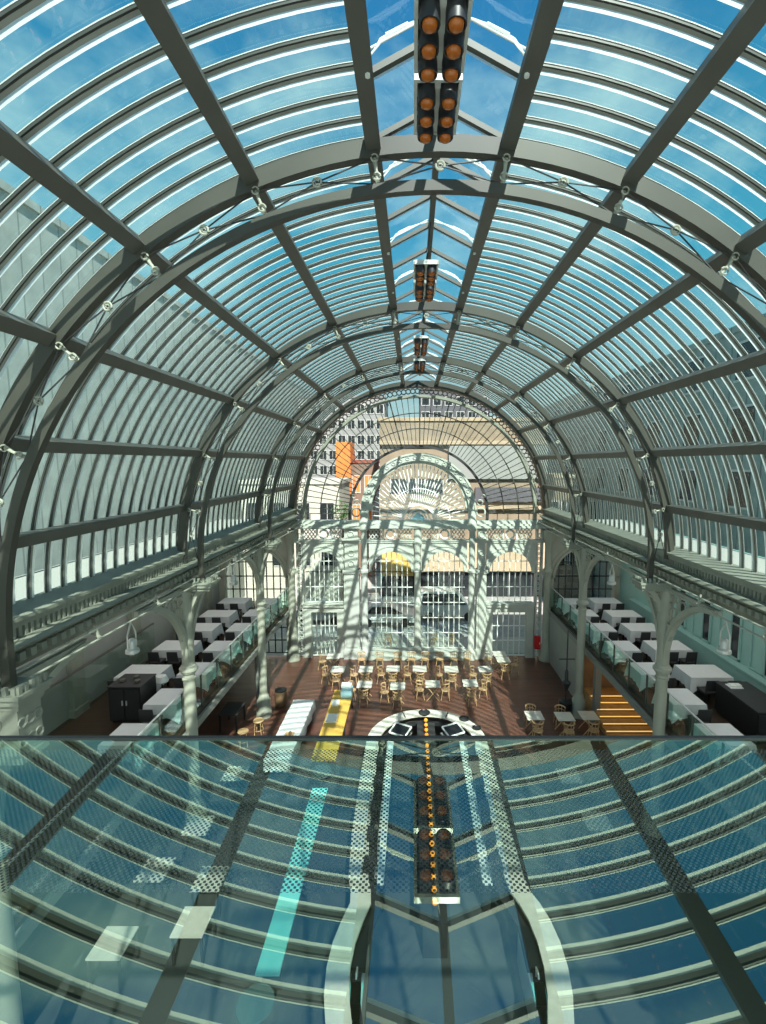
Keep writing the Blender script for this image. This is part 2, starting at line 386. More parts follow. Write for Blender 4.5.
# ------------------------------------------------------------------ cornices along both sides
for s in (-1, 1):
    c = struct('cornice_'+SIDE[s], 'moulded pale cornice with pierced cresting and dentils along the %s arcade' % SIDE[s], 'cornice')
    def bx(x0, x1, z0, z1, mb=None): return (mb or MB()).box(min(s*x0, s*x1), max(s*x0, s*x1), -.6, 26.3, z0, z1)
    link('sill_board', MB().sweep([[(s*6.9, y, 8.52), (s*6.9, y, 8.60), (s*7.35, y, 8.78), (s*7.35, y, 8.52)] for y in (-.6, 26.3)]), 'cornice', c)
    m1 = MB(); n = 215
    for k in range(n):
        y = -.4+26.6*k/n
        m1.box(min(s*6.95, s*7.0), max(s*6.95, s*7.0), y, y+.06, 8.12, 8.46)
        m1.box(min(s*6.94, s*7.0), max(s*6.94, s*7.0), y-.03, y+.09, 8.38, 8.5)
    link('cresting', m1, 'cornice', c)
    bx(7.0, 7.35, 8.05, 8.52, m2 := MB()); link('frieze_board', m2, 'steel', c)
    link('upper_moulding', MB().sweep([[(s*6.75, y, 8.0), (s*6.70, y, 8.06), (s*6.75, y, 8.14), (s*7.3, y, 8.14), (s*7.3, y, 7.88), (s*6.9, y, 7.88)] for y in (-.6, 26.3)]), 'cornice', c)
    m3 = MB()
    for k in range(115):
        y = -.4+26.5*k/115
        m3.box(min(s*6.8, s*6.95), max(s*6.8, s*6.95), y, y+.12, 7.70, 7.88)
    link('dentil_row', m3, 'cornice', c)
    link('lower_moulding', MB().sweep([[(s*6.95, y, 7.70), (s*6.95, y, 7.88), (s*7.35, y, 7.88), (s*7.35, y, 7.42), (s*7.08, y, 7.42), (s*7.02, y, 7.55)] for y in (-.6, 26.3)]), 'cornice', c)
    for ch_ in c.children:
        for v_ in ch_.data.vertices: v_.co.z = 8.80-(8.80-v_.co.z)*.76
    t = thing('lighting_rail', 'pair of slim pale pipes running along under the %s cornice' % SIDE[s], 'rail', (s*6.5, 0, 7.78))
    for (dx, dz) in ((0, 0), (s*.1, .16)):
        link('pipe', MB().path([(dx, -.5, dz), (dx, 26.2, dz)], .022, 8), 'column', t, True)
    for y in (3.5, 9, 11.2, 16.7, 23.2):
        link('pipe_bracket', MB().bar((0, y, 0), (s*.5, y, .2), .03, .03).bar((s*.05, y, -.06), (s*.12, y, .24), .04, .04), 'column', t)

# ------------------------------------------------------------------ vault: glass, glazing bars, purlins, ribs
A_TOP, A_BOT = 7.3, 88.0
for s in (-1, 1):
    g = MB(); rings = []
    for k in range(41):
        t = R(A_TOP+(A_BOT-A_TOP)*k/40); r = 7.345
        rings.append((s*r*sin(t), VC+r*cos(t)))
    for k in range(40):
        (xa, za), (xb, zb) = rings[k], rings[k+1]
        n = len(g.v); g.v += [(xa, -.64, za), (xb, -.64, zb), (xb, 26.6, zb), (xa, 26.6, za)]; g.f.append((n, n+1, n+2, n+3))
    smesh('roof_glazing_'+SIDE[s], g, 'vault_glass', 'tinted curved glass of the barrel vault on its %s flank' % SIDE[s], 'roof glass')
    root = struct('glazing_bar', 'slim grey curved glazing bar edged in white, %s flank of the vault' % SIDE[s], 'glazing bar', group='curved glazing bars, %s flank' % SIDE[s])
    aa = (s*A_TOP, s*A_BOT)
    link('web', MB().arc(0, VC, 7.292, 7.338, -.022, 0, *aa, 36), 'dark_steel', root, True)
    link('flange', MB().arc(0, VC, 7.29, 7.315, .001, .046, *aa, 36), 'fin', root, True)
    for nm, ra, ya, yb in (('edge_strip', 7.293, .047, .104), ('sealing_strip', 7.325, -.034, -.021)):
        es = MB()
        for k in range(37):
            t = R(s*(A_TOP+(A_BOT-A_TOP)*k/36)); es.v += [(ra*sin(t), ya, VC+ra*cos(t)), (ra*sin(t), yb, VC+ra*cos(t))]
            if k: n = 2*k; es.f.append((n-2, n-1, n+1, n))
        link(nm, es, 'gasket', root, True)
    mk = Maker(root)
    for k in range(65): mk((0, -.35+k*.4125, 0))
    for k, th in enumerate((7.4, 21.3, 36, 50.5, 64.5, 78)):
        t = R(s*th); r0, r1 = 6.98, 7.17
        q = [((r*sin(t)+w*cos(t)), VC+r*cos(t)-w*sin(t)) for r, w in ((r0, -.10), (r0, .10), (r1, .10), (r1, -.10))]
        smesh('purlin', MB().sweep([[(x, -.6, z) for x, z in q], [(x, 26.5, z) for x, z in q]]), 'steel',
              'long grey roof purlin, %s down from the ridge lantern on the %s flank' % (ORD[k], SIDE[s]), 'purlin')

PTH = [-78, -64.5, -50.5, -36, -21.3, -7.4, 7.4, 21.3, 36, 50.5, 64.5, 78]
RO, RI = 7.02, 6.5
def pol(r, th, y): return (r*sin(R(th)), y, VC+r*cos(R(th)))
for i, y in enumerate(RIBS):
    rb = struct('roof_rib', 'arched double-chord steel rib with crossed tie rods, %s' % ('nearest across the whole vault', 'second down the hall', 'third down the hall, closest to the fan window')[i], 'roof rib', (0, y, 0))
    link('outer_chord', MB().arc(0, VC, 6.9, 7.12, -.07, .07, -90, 90, 72), 'rib', rb, True)
    ch = MB().arc(0, VC, 6.42, 6.56, -.06, .06, -90, 90, 72)
    for s in (-1, 1): ch.box(min(s*6.42, s*6.56), max(s*6.42, s*6.56), -.06, .06, 7.82, VC+.01)
    link('inner_chord', ch, 'rib', rb, True)
    for th in PTH:
        a, b = pol(RO-.1, th, 0), pol(RI, th, 0)
        mb = MB().path([a, pol(6.75, th, -.05), b], [.035, .022, .035], 8)
        mb.torus(pol(6.64, th, -.07), .05, .014, 'y', 10, 5).torus(pol(6.88, th, -.06), .045, .014, 'y', 10, 5)
        link('strut', mb, 'column', rb, True)
    ext = [-90]+PTH+[90]
    for a, b in zip(ext, ext[1:]):
        mid = pol(6.76, (a+b)/2, 0)
        mb = MB()
        for th in (a, b):
            for r in (6.92, 6.58): mb.path([pol(r, th, 0), mid], .011, 5)
        tr = link('tie_rods', mb, 'charcoal', rb)
        link('ring', MB().torus(mid, .058, .017, 'y', 16, 6).torus(mid, .026, .012, 'y', 10, 5), 'column', tr, True)

# ridge lantern: gabled glass over the crown
LZ0, LZ1, LX = 15.56, 16.05, .93
g = MB()
for s in (-1, 1):
    n = len(g.v); g.v += [(s*LX, -.64, LZ0+.16), (0, -.64, LZ1+.14), (0, 26.6, LZ1+.14), (s*LX, 26.6, LZ0+.16)]; g.f.append((n, n+1, n+2, n+3))
smesh('roof_glazing_ridge', g, 'ridge_glass', 'gabled clear glass of the ridge lantern along the crown', 'roof glass')
smesh('ridge_beam', MB().box(-.05, .05, -.6, 26.5, LZ1-.1, LZ1+.06), 'steel', 'slim dark beam along the top of the ridge lantern', 'beam')
for s in (-1, 1):
    smesh('lantern_curb', MB().box(min(s*.86, s*.96), max(s*.86, s*.96), -.6, 26.5, 15.42, LZ0+.1), 'white', 'white painted curb along the %s eave of the ridge lantern' % SIDE[s], 'curb')
root = struct('lantern_rafter', 'inverted V rafter of the ridge lantern, grey with white lower edge', 'rafter', group='V rafters of the ridge lantern')
mb = MB(); mw = MB()
for s in (-1, 1):
    mb.bar((s*LX, -.035, LZ0+.06), (0, -.035, LZ1+.04), .07, .07)
    n = len(mw.v); mw.v += [(s*LX, .002, LZ0+.028), (s*LX, .05, LZ0+.028), (0, .05, LZ1+.008), (0, .002, LZ1+.008)]; mw.f.append((n, n+1, n+2, n+3))
link('bar', mb, 'steel', root); link('white_edge', mw, 'gasket', root)
mk = Maker(root)
for k in range(25): mk((0, .5+k*1.09, 0))
root = struct('lantern_bracket', 'white pierced arch bracket across the ridge lantern', 'bracket', group='arched brackets of the ridge lantern')
mb = MB()
for s in (-1, 1):
    pts = [(s*.86, 0, 15.35), (s*.84, 0, 15.55), (s*.72, 0, 15.72), (s*.5, 0, 15.84), (s*.25, 0, 15.92), (s*.04, 0, 15.97)]
    mb.path(pts, .014, 6); mb.path([(s*.86, 0, 15.62), (s*.04, 0, 16.02)], .012, 6)
    for q in (1, 2, 3, 4): mb.path([pts[q], (s*(.86-.82*(q-.2)/4.4), 0, 15.62+.40*(q-.2)/4.4)], .008, 5)
    mb.path([(s*.42, 0, 15.87), (s*.66, 0, 15.76)], .022, 6)
    mb.path([(s*.86, 0, 15.05+.3), (s*.86, 0, 15.62)], .03, 6)
link('arch_bracket', mb, 'white', root)
mk = Maker(root)
for k in range(12): mk((0, 1.2+k*2.18, 0))

# beacon racks hung from the ridge beam
root = thing('beacon_rack', 'x', 'lamp rack')
fr = MB().box(-.25, -.215, 0, .82, -.02, .06).box(.215, .25, 0, .82, -.02, .06).box(-.25, .25, 0, .04, -.02, .06).box(-.25, .25, .78, .82, -.02, .06)
fr.box(-.03, .03, 0, .82, -.01, .05).box(-.22, .22, .26, .28, .02, .05).box(-.22, .22, .53, .55, .02, .05)
link('frame', fr, 'spot', root)
link('back_tray', MB().box(-.215, .215, .04, .78, .06, .075), 'steel', root)
for q in (.15, .68): link('hanger', MB().bar((0, q, .05), (.1, q, .93), .02, .02), 'charcoal', root)
for j in range(3):
    for s in (-1, 1):
        c = (s*.115, .14+.265*j)
        h = link('lamp', MB().lathe([(.05, .08), (.082, .06), (.094, -.05), (.094, -.15), (.08, -.15), (.08, -.05)], c, 14), 'hood', root, True)
        link('amber_lens', MB().lathe([(.0, -.10), (.07, -.11), (.07, -.15), (.06, -.175), (.035, -.19), (.0, -.195)], c, 14), 'amber', h, True)
mk = Maker(root)
for k, y in enumerate((4.36, 5.26, 9.75, 10.75, 15.3, 16.4, 18.6, 19.5)):
    mk((-.11, y, 15.12), 0, 'rack of dark hooded amber lamps hung under the ridge, %s down the hall' % ORD[k], 'amber lamp racks under the ridge')

# ------------------------------------------------------------------ glazed end wall
Y0, Y1 = WALL_Y-.35, WALL_Y+.05
ew = struct('wall_far', 'pale iron and glass end wall with arches, piers and frieze', 'wall')
def wp(name, mb, m='pale', smooth=False): return link(name, mb, m, ew, smooth)
wp('gallery_beam', MB().box(-7.3, 7.3, Y0-.25, Y1, 7.58, 7.72).box(-7.3, 7.3, Y0-.15, Y1, 7.72, 7.82).box(-7.3, 7.3, Y0-.05, Y1, 7.82, 8.0).box(-7.2, 7.2, Y0, Y1, 7.5, 7.58))
fz = MB()
for (xa, xb) in ((-6.6, -4.3), (-2.85, -.35), (.15, 2.7), (3.75, 6.5)):
    cx = (xa+xb)/2
    for k in range(int((xb-xa)/.2)):
        x = xa+.2*k
        if abs(x+.1-cx) < .42: continue
        fz.bar((x, Y0+.12, 6.92), (x+.2, Y0+.12, 7.2), .05, .05).bar((x+.2, Y0+.13, 6.92), (x, Y0+.13, 7.2), .05, .05)
        fz.bar((x, Y0+.12, 7.2), (x+.2, Y0+.12, 7.48), .05, .05).bar((x+.2, Y0+.13, 7.2), (x, Y0+.13, 7.48), .05, .05)
wp('lattice', fz)
for cx in (-5.4, -1.65, 1.4, 5.1):
    wp('roundel', MB().torus((cx, Y0+.08, 7.2), .24, .06, 'y', 20, 8).box(cx-.42, cx-.34, Y0+.06, Y0+.2, 6.9, 7.5).box(cx+.34, cx+.42, Y0+.06, Y0+.2, 6.9, 7.5), 'white', True)
wp('architrave', MB().box(-7.1, 7.1, Y0-.06, Y1, 6.74, 6.88).box(-7.1, 7.1, Y0-.1, Y1-.2, 6.85, 6.9))
def spandrel(xa, xb, top, r, spring, y0, y1):
    mb = MB(); cx = (xa+xb)/2; n = 24; pts = []
    for k in range(n+1):
        x = xa+(xb-xa)*k/n; d = abs(x-cx)
        pts.append((x, spring+math.sqrt(max(0, r*r-d*d)) if d < r else spring-.05))
    rings = [[(x, y0, z), (x, y0, top), (x, y1, top), (x, y1, z)] for x, z in pts]
    mb.sweep(rings); mb.arc(cx, spring, r-.08, r+.06, y0-.07, y1, -90, 90, 24)
    mb.arc(cx, spring, r+.2, r+.27, y0-.04, y0+.02, -75, 75, 20)
    return mb
WIN = ((-6.62, -4.3, 1.08), (-2.86, -.33, 1.2), (.12, 2.68, 1.2), (3.78, 6.55, 1.3))
for xa, xb, r in WIN: wp('arch_spandrel', spandrel(xa, xb, 6.76, r, 6.3-r, Y0, Y0+.2))
for xa, xb in ((-4.28, -3.42), (3.02+.22, 3.78)):
    p = MB().box(xa, xb, Y0-.15, Y1, 0, 5.2).box(xa-.05, xb+.05, Y0-.2, Y1, 0, .55).box(xa-.05, xb+.05, Y0-.22, Y1, 5.0, 5.2).box(xa+.05, xb-.05, Y0-.05, Y1, 5.2, 7.5)
    p.box(xa-.06, xb+.06, Y0-.25, Y1, 6.9, 7.0)
    for z in (5.55, 6.15, 7.22): p.torus(((xa+xb)/2, Y0-.07, z), .16, .04, 'y', 14, 6)
    p.hexa([(xa+.12, Y0-.15, .7), (xb-.12, Y0-.15, .7), (xb-.12, Y0-.2, .7), (xa+.12, Y0-.2, .7), (xa+.12, Y0-.15, 4.8), (xb-.12, Y0-.15, 4.8), (xb-.12, Y0-.2, 4.8), (xa+.12, Y0-.2, 4.8)])
    wp('pier', p)
for x in (-3.12, 2.95):
    wp('slender_column', MB().lathe([(.3, 0), (.3, .35), (.24, .5), (.19, .6), (.18, 5.0), (.24, 5.05), (.24, 5.2), (.18, 5.25), (.17, 7.4), (.26, 7.5), (.26, 8.0), (.2, 8.1), (.2, 8.55)], (x, Y0-.1), 16), 'pale', True)
wp('slender_column', MB().lathe([(.26, .4), (.26, .7), (.2, .8), (.18, 3.0), (.22, 3.05), (.22, 3.2), (.18, 3.25), (.18, 5.0), (.24, 5.1), (.2, 5.2), (.19, 6.4), (.28, 6.75), (.22, 6.9), (.2, 7.5)], (-.11, Y0-.02), 16), 'pale', True)
wp('plinth', MB().box(-3.3, 3.1, Y0-.35, Y1, 0, .22).box(-3.2, 3.0, Y0-.2, Y1, .22, .45))
for s in (-1, 1):
    x0, x1 = (6.6, 6.98)
    j = MB().box(min(s*x0, s*(x0+.09)), max(s*x0, s*(x0+.09)), Y0, Y1, 0, 7.5).box(min(s*x1, s*(x1-.09)), max(s*x1, s*(x1-.09)), Y0, Y1, 0, 7.5)
    for k in range(24):
        j.torus((s*(x0+x1)/2, Y0+.1, .45+k*.29), .11, .03, 'y', 10, 5)
    wp('pierced_jamb', j)
    wp('corner_column', MB().lathe([(.38, 0), (.38, .3), (.3, .4), (.3, .8), (.22, 1.), (.2, 4.9), (.28, 5.1), (.28, 5.25), (.2, 5.35), (.2, 6.7), (.3, 7.0), (.36, 7.5)], (s*7.2, Y0-.25), 16), 'column', True)
# inner portico arch over the beam
wp('portico_arch', MB().arc(-.06, 8.55, 2.78, 3.12, Y0-.2, Y0+.15, -90, 90, 48).arc(-.06, 8.55, 2.62, 2.80, Y0-.05, Y0+.15, -90, 90, 48).arc(-.06, 8.55, 3.1, 3.2, Y0-.26, Y0, -90, 90, 48).box(-3.18, -2.84, Y0-.2, Y0+.15, 7.95, 8.56).box(2.72, 3.06, Y0-.2, Y0+.15, 7.95, 8.56))
rings = MB()
for k in range(22):
    a = -84+168*k/21; rings.torus((-.06+2.95*sin(R(a)), Y0-.22, 8.55+2.95*cos(R(a))), .09, .03, 'y', 10, 5)
wp('arch_beading', rings)
wp('dark_arch', MB().arc(-.06, 8.25, 3.82, 3.95, Y1-.3, Y1, -90, 90, 48).box(-4.01, -3.88, Y1-.3, Y1, 7.95, 8.26).box(3.76, 3.89, Y1-.3, Y1, 7.95, 8.26), 'charcoal')
for s in (-1, 1):
    wp('scroll', MB().torus((s*3.5-.06, Y0+.1, 8.45), .24, .05, 'y', 14, 6).torus((s*3.45-.06, Y0+.1, 9.0), .15, .04, 'y', 12, 6).torus((s*3.62-.06, Y0+.1, 9.35), .09, .03, 'y', 12, 6))
# outer ring of the tympanum, pierced
o = MB().arc(0, VC-.1, 6.42, 6.56, Y0, Y1, -90, 90, 72)
for k in range(84):
    a = -89+178*k/83; o.torus((6.77*sin(R(a)), Y0+.2, VC-.1+6.77*cos(R(a))), .13, .035, 'y', 10, 5)
for s in (-1, 1): o.box(min(s*6.42, s*6.56), max(s*6.42, s*6.56), Y0, Y1, 7.9, VC-.09).box(min(s*6.98, s*7.25), max(s*6.98, s*7.25), Y0, Y1, 7.5, VC-.09)
wp('pierced_ring', o, 'cornice')
wp('dark_rim', MB().arc(0, VC-.1, 6.96, 7.28, Y0-.2, Y1, -90, 90, 72), 'rib')

YW = WALL_Y-.05
def grid(mb, xa, xb, z0, z1, nx, nz, arch=None, w=.035):
    for k in range(1, nx):
        x = xa+(xb-xa)*k/nx; zt = z1
        if arch: cx, r, sp = arch; zt = sp+math.sqrt(max(.0, r*r-(x-cx)**2))
        mb.box(x-w/2, x+w/2, YW-.03, YW+.03, z0, zt)
    for k in range(nz+1):
        z = z0+(z1-z0)*k/nz
        hw = (xb-xa)/2
        if arch and z > arch[2]: hw = math.sqrt(max(.01, arch[1]**2-(z-arch[2])**2))
        mb.box((xa+xb)/2-hw, (xa+xb)/2+hw, YW-.03, YW+.03, z-w/2, z+w/2)
    return mb
def win(n, label, loc): return struct('window_%d' % n, label, 'window', loc)
def pane(mb, x0, x1, z0, z1): return mb.box(x0, x1, YW+.035, YW+.045, z0, z1)
wl = ('arched window with white grid bars, beside the corner column at the left end', 'tall arched window with white grid bars just left of the centre column', 'tall arched window with white grid bars just right of the centre column', 'arched window with white grid bars, above the door near the red box')
for k, (xa, xb, r) in enumerate(WIN):
    f = win(k+1, wl[k], (0, 0, 0)); side = k in (0, 3)
    z0 = 3.25 if side else .5; cx = (xa+xb)/2
    link('glazing_bars', grid(MB(), cx-r, cx+r, z0, 5.0 if side else 5.0, 8, 2 if side else 5).move((0, 0, 0)), 'white', f)
    up = MB(); grid(up, cx-r, cx+r, 5.0, 6.25, 8, 2, (cx, r, 6.3-r)); link('arch_bars', up, 'white', f)
    link('pane', pane(MB(), cx-r, cx+r, z0, 6.2), 'win_glass', f)
    if side:
        wp('transom', MB().box(xa, xb, Y0-.1, Y1, 3.02, 3.22).box(xa, xb, Y0-.14, Y0, 3.16, 3.24))
        dj = .42
        d = struct('door_%d' % (1 if k == 0 else 2), 'glazed double door in a pale frame under the %s' % ('left arched window' if k == 0 else 'arched window near the red box'), 'door')
        link('door_frame', MB().box(xa, xa+dj, Y0, Y1, 0, 3.02).box(xb-dj, xb, Y0, Y1, 0, 3.02).box(xa+dj, xb-dj, Y0+.02, Y1, 2.7, 3.02), 'pale', d)
        link('door_bars', grid(MB(), xa+dj, xb-dj, .05, 2.7, 6, 3, None, .045), 'white', d)
        link('pane', pane(MB(), xa+dj, xb-dj, .05, 2.7), 'win_glass', d)
# windows at the ends of the aisles
for s in (-1, 1):
    xa, xb = (-11.2, -7.5) if s < 0 else (7.5, 11.2); r = 1.75; cx = (xa+xb)/2
    wp('aisle_spandrel', spandrel(xa-.1, xb+.1, 7.9, r, 4.75, Y0, Y0+.2), 'column')
    f = win(5 if s < 0 else 6, 'broad arched window with dark grid bars ending the %s balcony' % SIDE[s], (0, 0, 0))
    link('glazing_bars', grid(MB(), cx-r, cx+r, .2, 4.75, 9, 6, None, .05), 'charcoal', f)
    link('arch_bars', grid(MB(), cx-r, cx+r, 4.75, 6.4, 9, 2, (cx, r, 4.75), .05), 'charcoal', f)
    link('pane', pane(MB(), cx-r, cx+r, .2, 6.4), 'win_glass', f)
    wp('aisle_jamb', MB().box(xa-.3, xa+.12, Y0, Y1, 0, 4.8).box(xb-.12, xb+.3, Y0, Y1, 0, 4.8), 'column')
# great half-round fan window and the small fan inside the portico arch
f = win(7, 'great half-round fan window with radial bars over the gallery beam', (0, 0, 0))
mb = MB(); zc = VC-.1
for k in range(61):
    a = -90+180*k/60
    w_ = .035 if k % 5 else .07
    mb.bar((3.9*sin(R(a)), YW, zc+3.9*cos(R(a))), (6.45*sin(R(a)), YW, zc+6.45*cos(R(a))), w_, .04)
for r in (4.75, 5.6): mb.arc(0, zc, r-.025, r+.025, YW-.03, YW+.03, -90, 90, 60)
for r in (4.4, 5.0, 5.6, 6.2):
    for s in (-1, 1): mb.box(s*r-.02, s*r+.02, YW-.02, YW+.02, 7.95, zc)
link('radial_bars', mb, 'rib', f)
pn = MB(); n = 48
for k in range(n):
    a, b = R(-90+180*k/n), R(-90+180*(k+1)/n); i = len(pn.v)
    pn.v += [(r*sin(t), YW+.04, zc+r*cos(t)) for r, t in ((3.9, a), (6.45, a), (6.45, b), (3.9, b))]; pn.f.append((i, i+1, i+2, i+3))
link('pane', pn, 'win_glass', f)
f = win(8, 'small sunburst fan window inside the portico arch', (0, 0, 0))
mb = MB(); zf = 8.0
for k in range(37):
    a = -90+180*k/36
    r1 = 2.65
    z1 = zf+r1*cos(R(a)) + .5*cos(R(a))
    mb.bar((-.06+.85*sin(R(a)), YW-.1, zf+.85*cos(R(a))), (-.06+r1*sin(R(a)), YW-.1, z1), .045, .05)
for r in (.45, .62, .85): mb.arc(-.06, zf, r-.035, r+.035, YW-.16, YW-.06, -90, 90, 28)
mb.arc(-.06, zf, 1.75, 1.80, YW-.13, YW-.07, -90, 90, 36)
link('radial_bars', mb, 'white', f)
link('hub', MB().arc(-.06, zf, .05, .36, YW-.15, YW-.05, -90, 90, 20), 'blue_box', f)
pn = MB()
for k in range(24):
    a, b = R(-90+180*k/24), R(-90+180*(k+1)/24); i = len(pn.v)
    pn.v += [(-.06+r*sin(t), YW-.04, zf+r*1.18*cos(t)) for r, t in ((.02, a), (2.7, a), (2.7, b), (.02, b))]; pn.f.append((i, i+1, i+2, i+3))
link('pane', pn, 'win_glass', f)
rb = thing('fire_box', 'small red box on the wall beside the right corner column', 'box', (6.75, Y0-.12, .6))
link('case', MB().box(-.16, .16, -.1, .08, 0, .75), 'red', rb); link('door', MB().box(-.13, .13, -.12, -.1, .05, .7), 'red', rb); link('handle', MB().box(.08, .11, -.14, -.12, .3, .42), 'white', rb)

# ------------------------------------------------------------------ glass ledge in front of the viewer
lg = struct('glass_ledge', 'reflecting green glass ledge printed with dots along its dark front edge', 'glass ledge', (0, 0, 10.65))
LE = .845
lg.rotation_euler.x = R(2.0)
n = MB(); n.v = [(-2.2, -.64, 0), (1.6, -.64, 0), (1.6, LE, 0), (-2.2, LE, 0)]; n.f = [(0, 1, 2, 3)]
link('pane', n, 'ledge', lg)
link('edge_strip', MB().box(-2.2, 1.6, LE, LE+.009, -.004, .002), 'black', lg)
for x in (-2.0, 1.4): link('bracket', MB().bar((x, -.6, -.5), (x, .3, -.03), .04, .06), 'steel', lg)

# ------------------------------------------------------------------ oval bar
BX = .13
def loop(off, near=True):                 # plan of the bar, offset inwards
    pts = []
    R0 = 2.2-off
    for k in range(25):                   # far round end
        a = pi*k/24; pts.append((BX-R0*cos(a), 16.3+R0*sin(a)))
    right = [(14, 2.2), (12, 2.2), (10.6, 2.22), (10.2, 2.28), (9.9, 2.42), (9.5, 2.55), (9.0, 2.62), (8.5, 2.62), (8.0, 2.55), (7.4, 2.38), (6.9, 1.95), (6.5, 1.4), (6.3, .7)]
    left = [(14, 2.2), (12, 2.18), (10.6, 2.08), (10.2, 1.98), (9.9, 1.95), (9.5, 2.08), (9.0, 2.2), (8.5, 2.24), (8.0, 2.2), (7.4, 2.05), (6.9, 1.75), (6.5, 1.3), (6.3, .65)]
    pts += [(BX+h-off*min(1, h/1.8), y if h > 1.8 else y+off*(1.8-h)/1.8) for y, h in right]
    pts += [(BX-h+off*min(1, h/1.8), y if h > 1.8 else y+off*(1.8-h)/1.8) for y, h in left[::-1]]
    return pts
def ring_prism(mb, a, b, z0, z1):
    n = len(a)
    return mb.sweep([[(a[i][0], a[i][1], z0), (a[i][0], a[i][1], z1), (b[i][0], b[i][1], z1), (b[i][0], b[i][1], z0)] for i in range(n)], True)
bar = thing('oval_bar', 'long oval bar with cream counter in the middle of the floor', 'bar', (0, 0, 0))
link('counter', ring_prism(MB(), loop(0), loop(.48), 1.05, 1.11), 'stone_top', bar)
link('front_panel', ring_prism(MB(), loop(.1), loop(.18), 0, 1.05), 'bar_front', bar)
link('work_shelf', ring_prism(MB(), loop(.49), loop(.70), .84, .90), 'charcoal', bar)
link('inner_floor', MB().prism(loop(.2), .005, .03), 'dark_floor', bar)
sp = link('service_spine', MB().box(BX-.28, BX+.28, 9.6, 17.6, .03, .95).box(BX-.34, BX+.34, 9.5, 17.7, .95, 1.0), 'charcoal', bar)
link('lamp_track', MB().box(BX-.05, BX+.05, 9.5, 17.8, 1.0, 1.06), 'black', sp)
for s in (-1, 1): link('counter_seam', MB().bar((BX+s*.80, 17.85, 1.113), (BX+s*.92, 18.27, 1.113), .05, .006), 'charcoal', bar)
for s in (-1, 1):                         # stainless worktops along the inside
    wt = link('inner_worktop', MB().box(min(BX+s*1.22, BX+s*1.46), max(BX+s*1.22, BX+s*1.46), 10.6, 16.6, .86, .90), 'white', bar)
    m1 = MB()
    for k in range(7): m1.box(min(BX+s*1.24, BX+s*1.44), max(BX+s*1.24, BX+s*1.44), 10.7+k*.84, 11.4+k*.84, .03, .86)
    link('under_cupboard', m1, 'black', wt)
root = thing('globe_lamp', 'x', 'lamp')
link('globe', MB().lathe([(0, .05), (.035, .06), (.065, .09), (.072, .125), (.06, .165), (.03, .19), (0, .195)], n=12), 'orange', root, True)
link('stem', MB().lathe([(.05, 0), (.05, .02), (.02, .03), (.02, .07)], n=10), 'black', root, True)
mk = Maker(root)
for k in range(24):
    mk((BX, 17.55-k*.335, 1.06), 0, 'small orange globe lamp on the bar spine, %s from the round far end' % ORD[k], 'orange globe lamps down the bar')
# equipment standing inside the bar
root = thing('till', 'x', 'till')
link('screen', MB().hexa([(-.32, -.2, .0), (.32, -.2, .0), (.32, .28, .0), (-.32, .28, .0), (-.32, -.2, .12), (.32, -.2, .12), (.32, .28, .24), (-.32, .28, .24)]), 'black', root)
link('rim', MB().bar((-.34, -.22, .13), (.34, -.22, .13), .05, .05).bar((-.34, .3, .25), (.34, .3, .25), .05, .05).bar((-.34, -.22, .13), (-.34, .3, .25), .05, .05).bar((.34, -.22, .13), (.34, .3, .25), .05, .05), 'white', root)
mk = Maker(root)
mk((BX-1.0, 17.0, .9), R(-28), 'black slanted till with white rim inside the bar, beside the left counter end', 'tills in the bar')
mk((BX+1.05, 17.0, .9), R(28), 'black slanted till with white rim inside the bar, beside the round black trays', 'tills in the bar')
for s in (-1, 1):
    cs_, sn_ = cos(R(28*s)), sin(R(28*s))
    q = [(BX+s*1.02+a*cs_-b*sn_, 17.0+a*sn_+b*cs_) for a, b in ((-.36, -.28), (.36, -.28), (.36, .34), (-.36, .34))]
    cb = link('till_cabinet', MB().prism(q, .03, .86), 'charcoal', bar)
    link('top', MB().prism(q, .86, .9), 'inox', cb)
for k, (x, y, r) in enumerate(((1.55, 17.75, .19), (1.95, 17.1, .16), (-.02, 18.2, .22))):
    t = thing('round_tray', ('larger round black tray on the cream counter by the till', 'smaller round black tray on the curved counter end', 'round black tray at the tip of the bar counter')[k], 'tray', (BX+x-.02, y, 1.11))
    link('tray_base', MB().lathe([(0, 0), (r, 0), (r+.02, .04), (r, .04), (r-.02, .015), (0, .015)], n=20), 'black', t, True)
    link('mat', MB().lathe([(0, .016), (r-.04, .016), (r-.04, .02), (0, .02)], n=20), 'charcoal', t)
root = thing('bar_appliance', 'x', 'appliance')
link('body', MB().box(-.22, .22, -.14, .14, 0, .30), 'black', root)
link('drip_tray', MB().box(-.15, .15, -.2, -.14, 0, .05), 'inox', root)
link('top_plate', MB().box(-.2, .2, -.12, .12, .30, .32).box(-.03, .03, -.03, .03, .32, .40), 'charcoal', root)
mk = Maker(root)
q = 0
for s in (-1, 1):
    for k, y in enumerate((10.9, 11.9, 12.9, 14.0, 15.1, 16.2)):
        mk((BX+s*1.60, y, .90), R(-90*s), 'black bar appliance on the %s inner worktop of the bar, %s from the near end' % (SIDE[s], ORD[k]), 'bar appliances')
for s, off in ((-1, 1.62), (1, 1.98)):
    X = BX+s*off
    sk = link('sink_cabinet', MB().box(X-.14, X+.14, 7.6, 9.5, .03, .86), 'inox', bar)
    link('basin', MB().box(X-.13, X+.13, 7.65, 8.4, .86, .90), 'turquoise', sk)
    link('flap', MB().box(X-.15, X+.15, 8.6, 9.48, .86, .98), 'black', sk)
    link('tap', MB().path([(X, 8.5, .86), (X, 8.5, 1.1), (X, 8.35, 1.15), (X, 8.3, 1.08)], .02, 6), 'inox', sk)

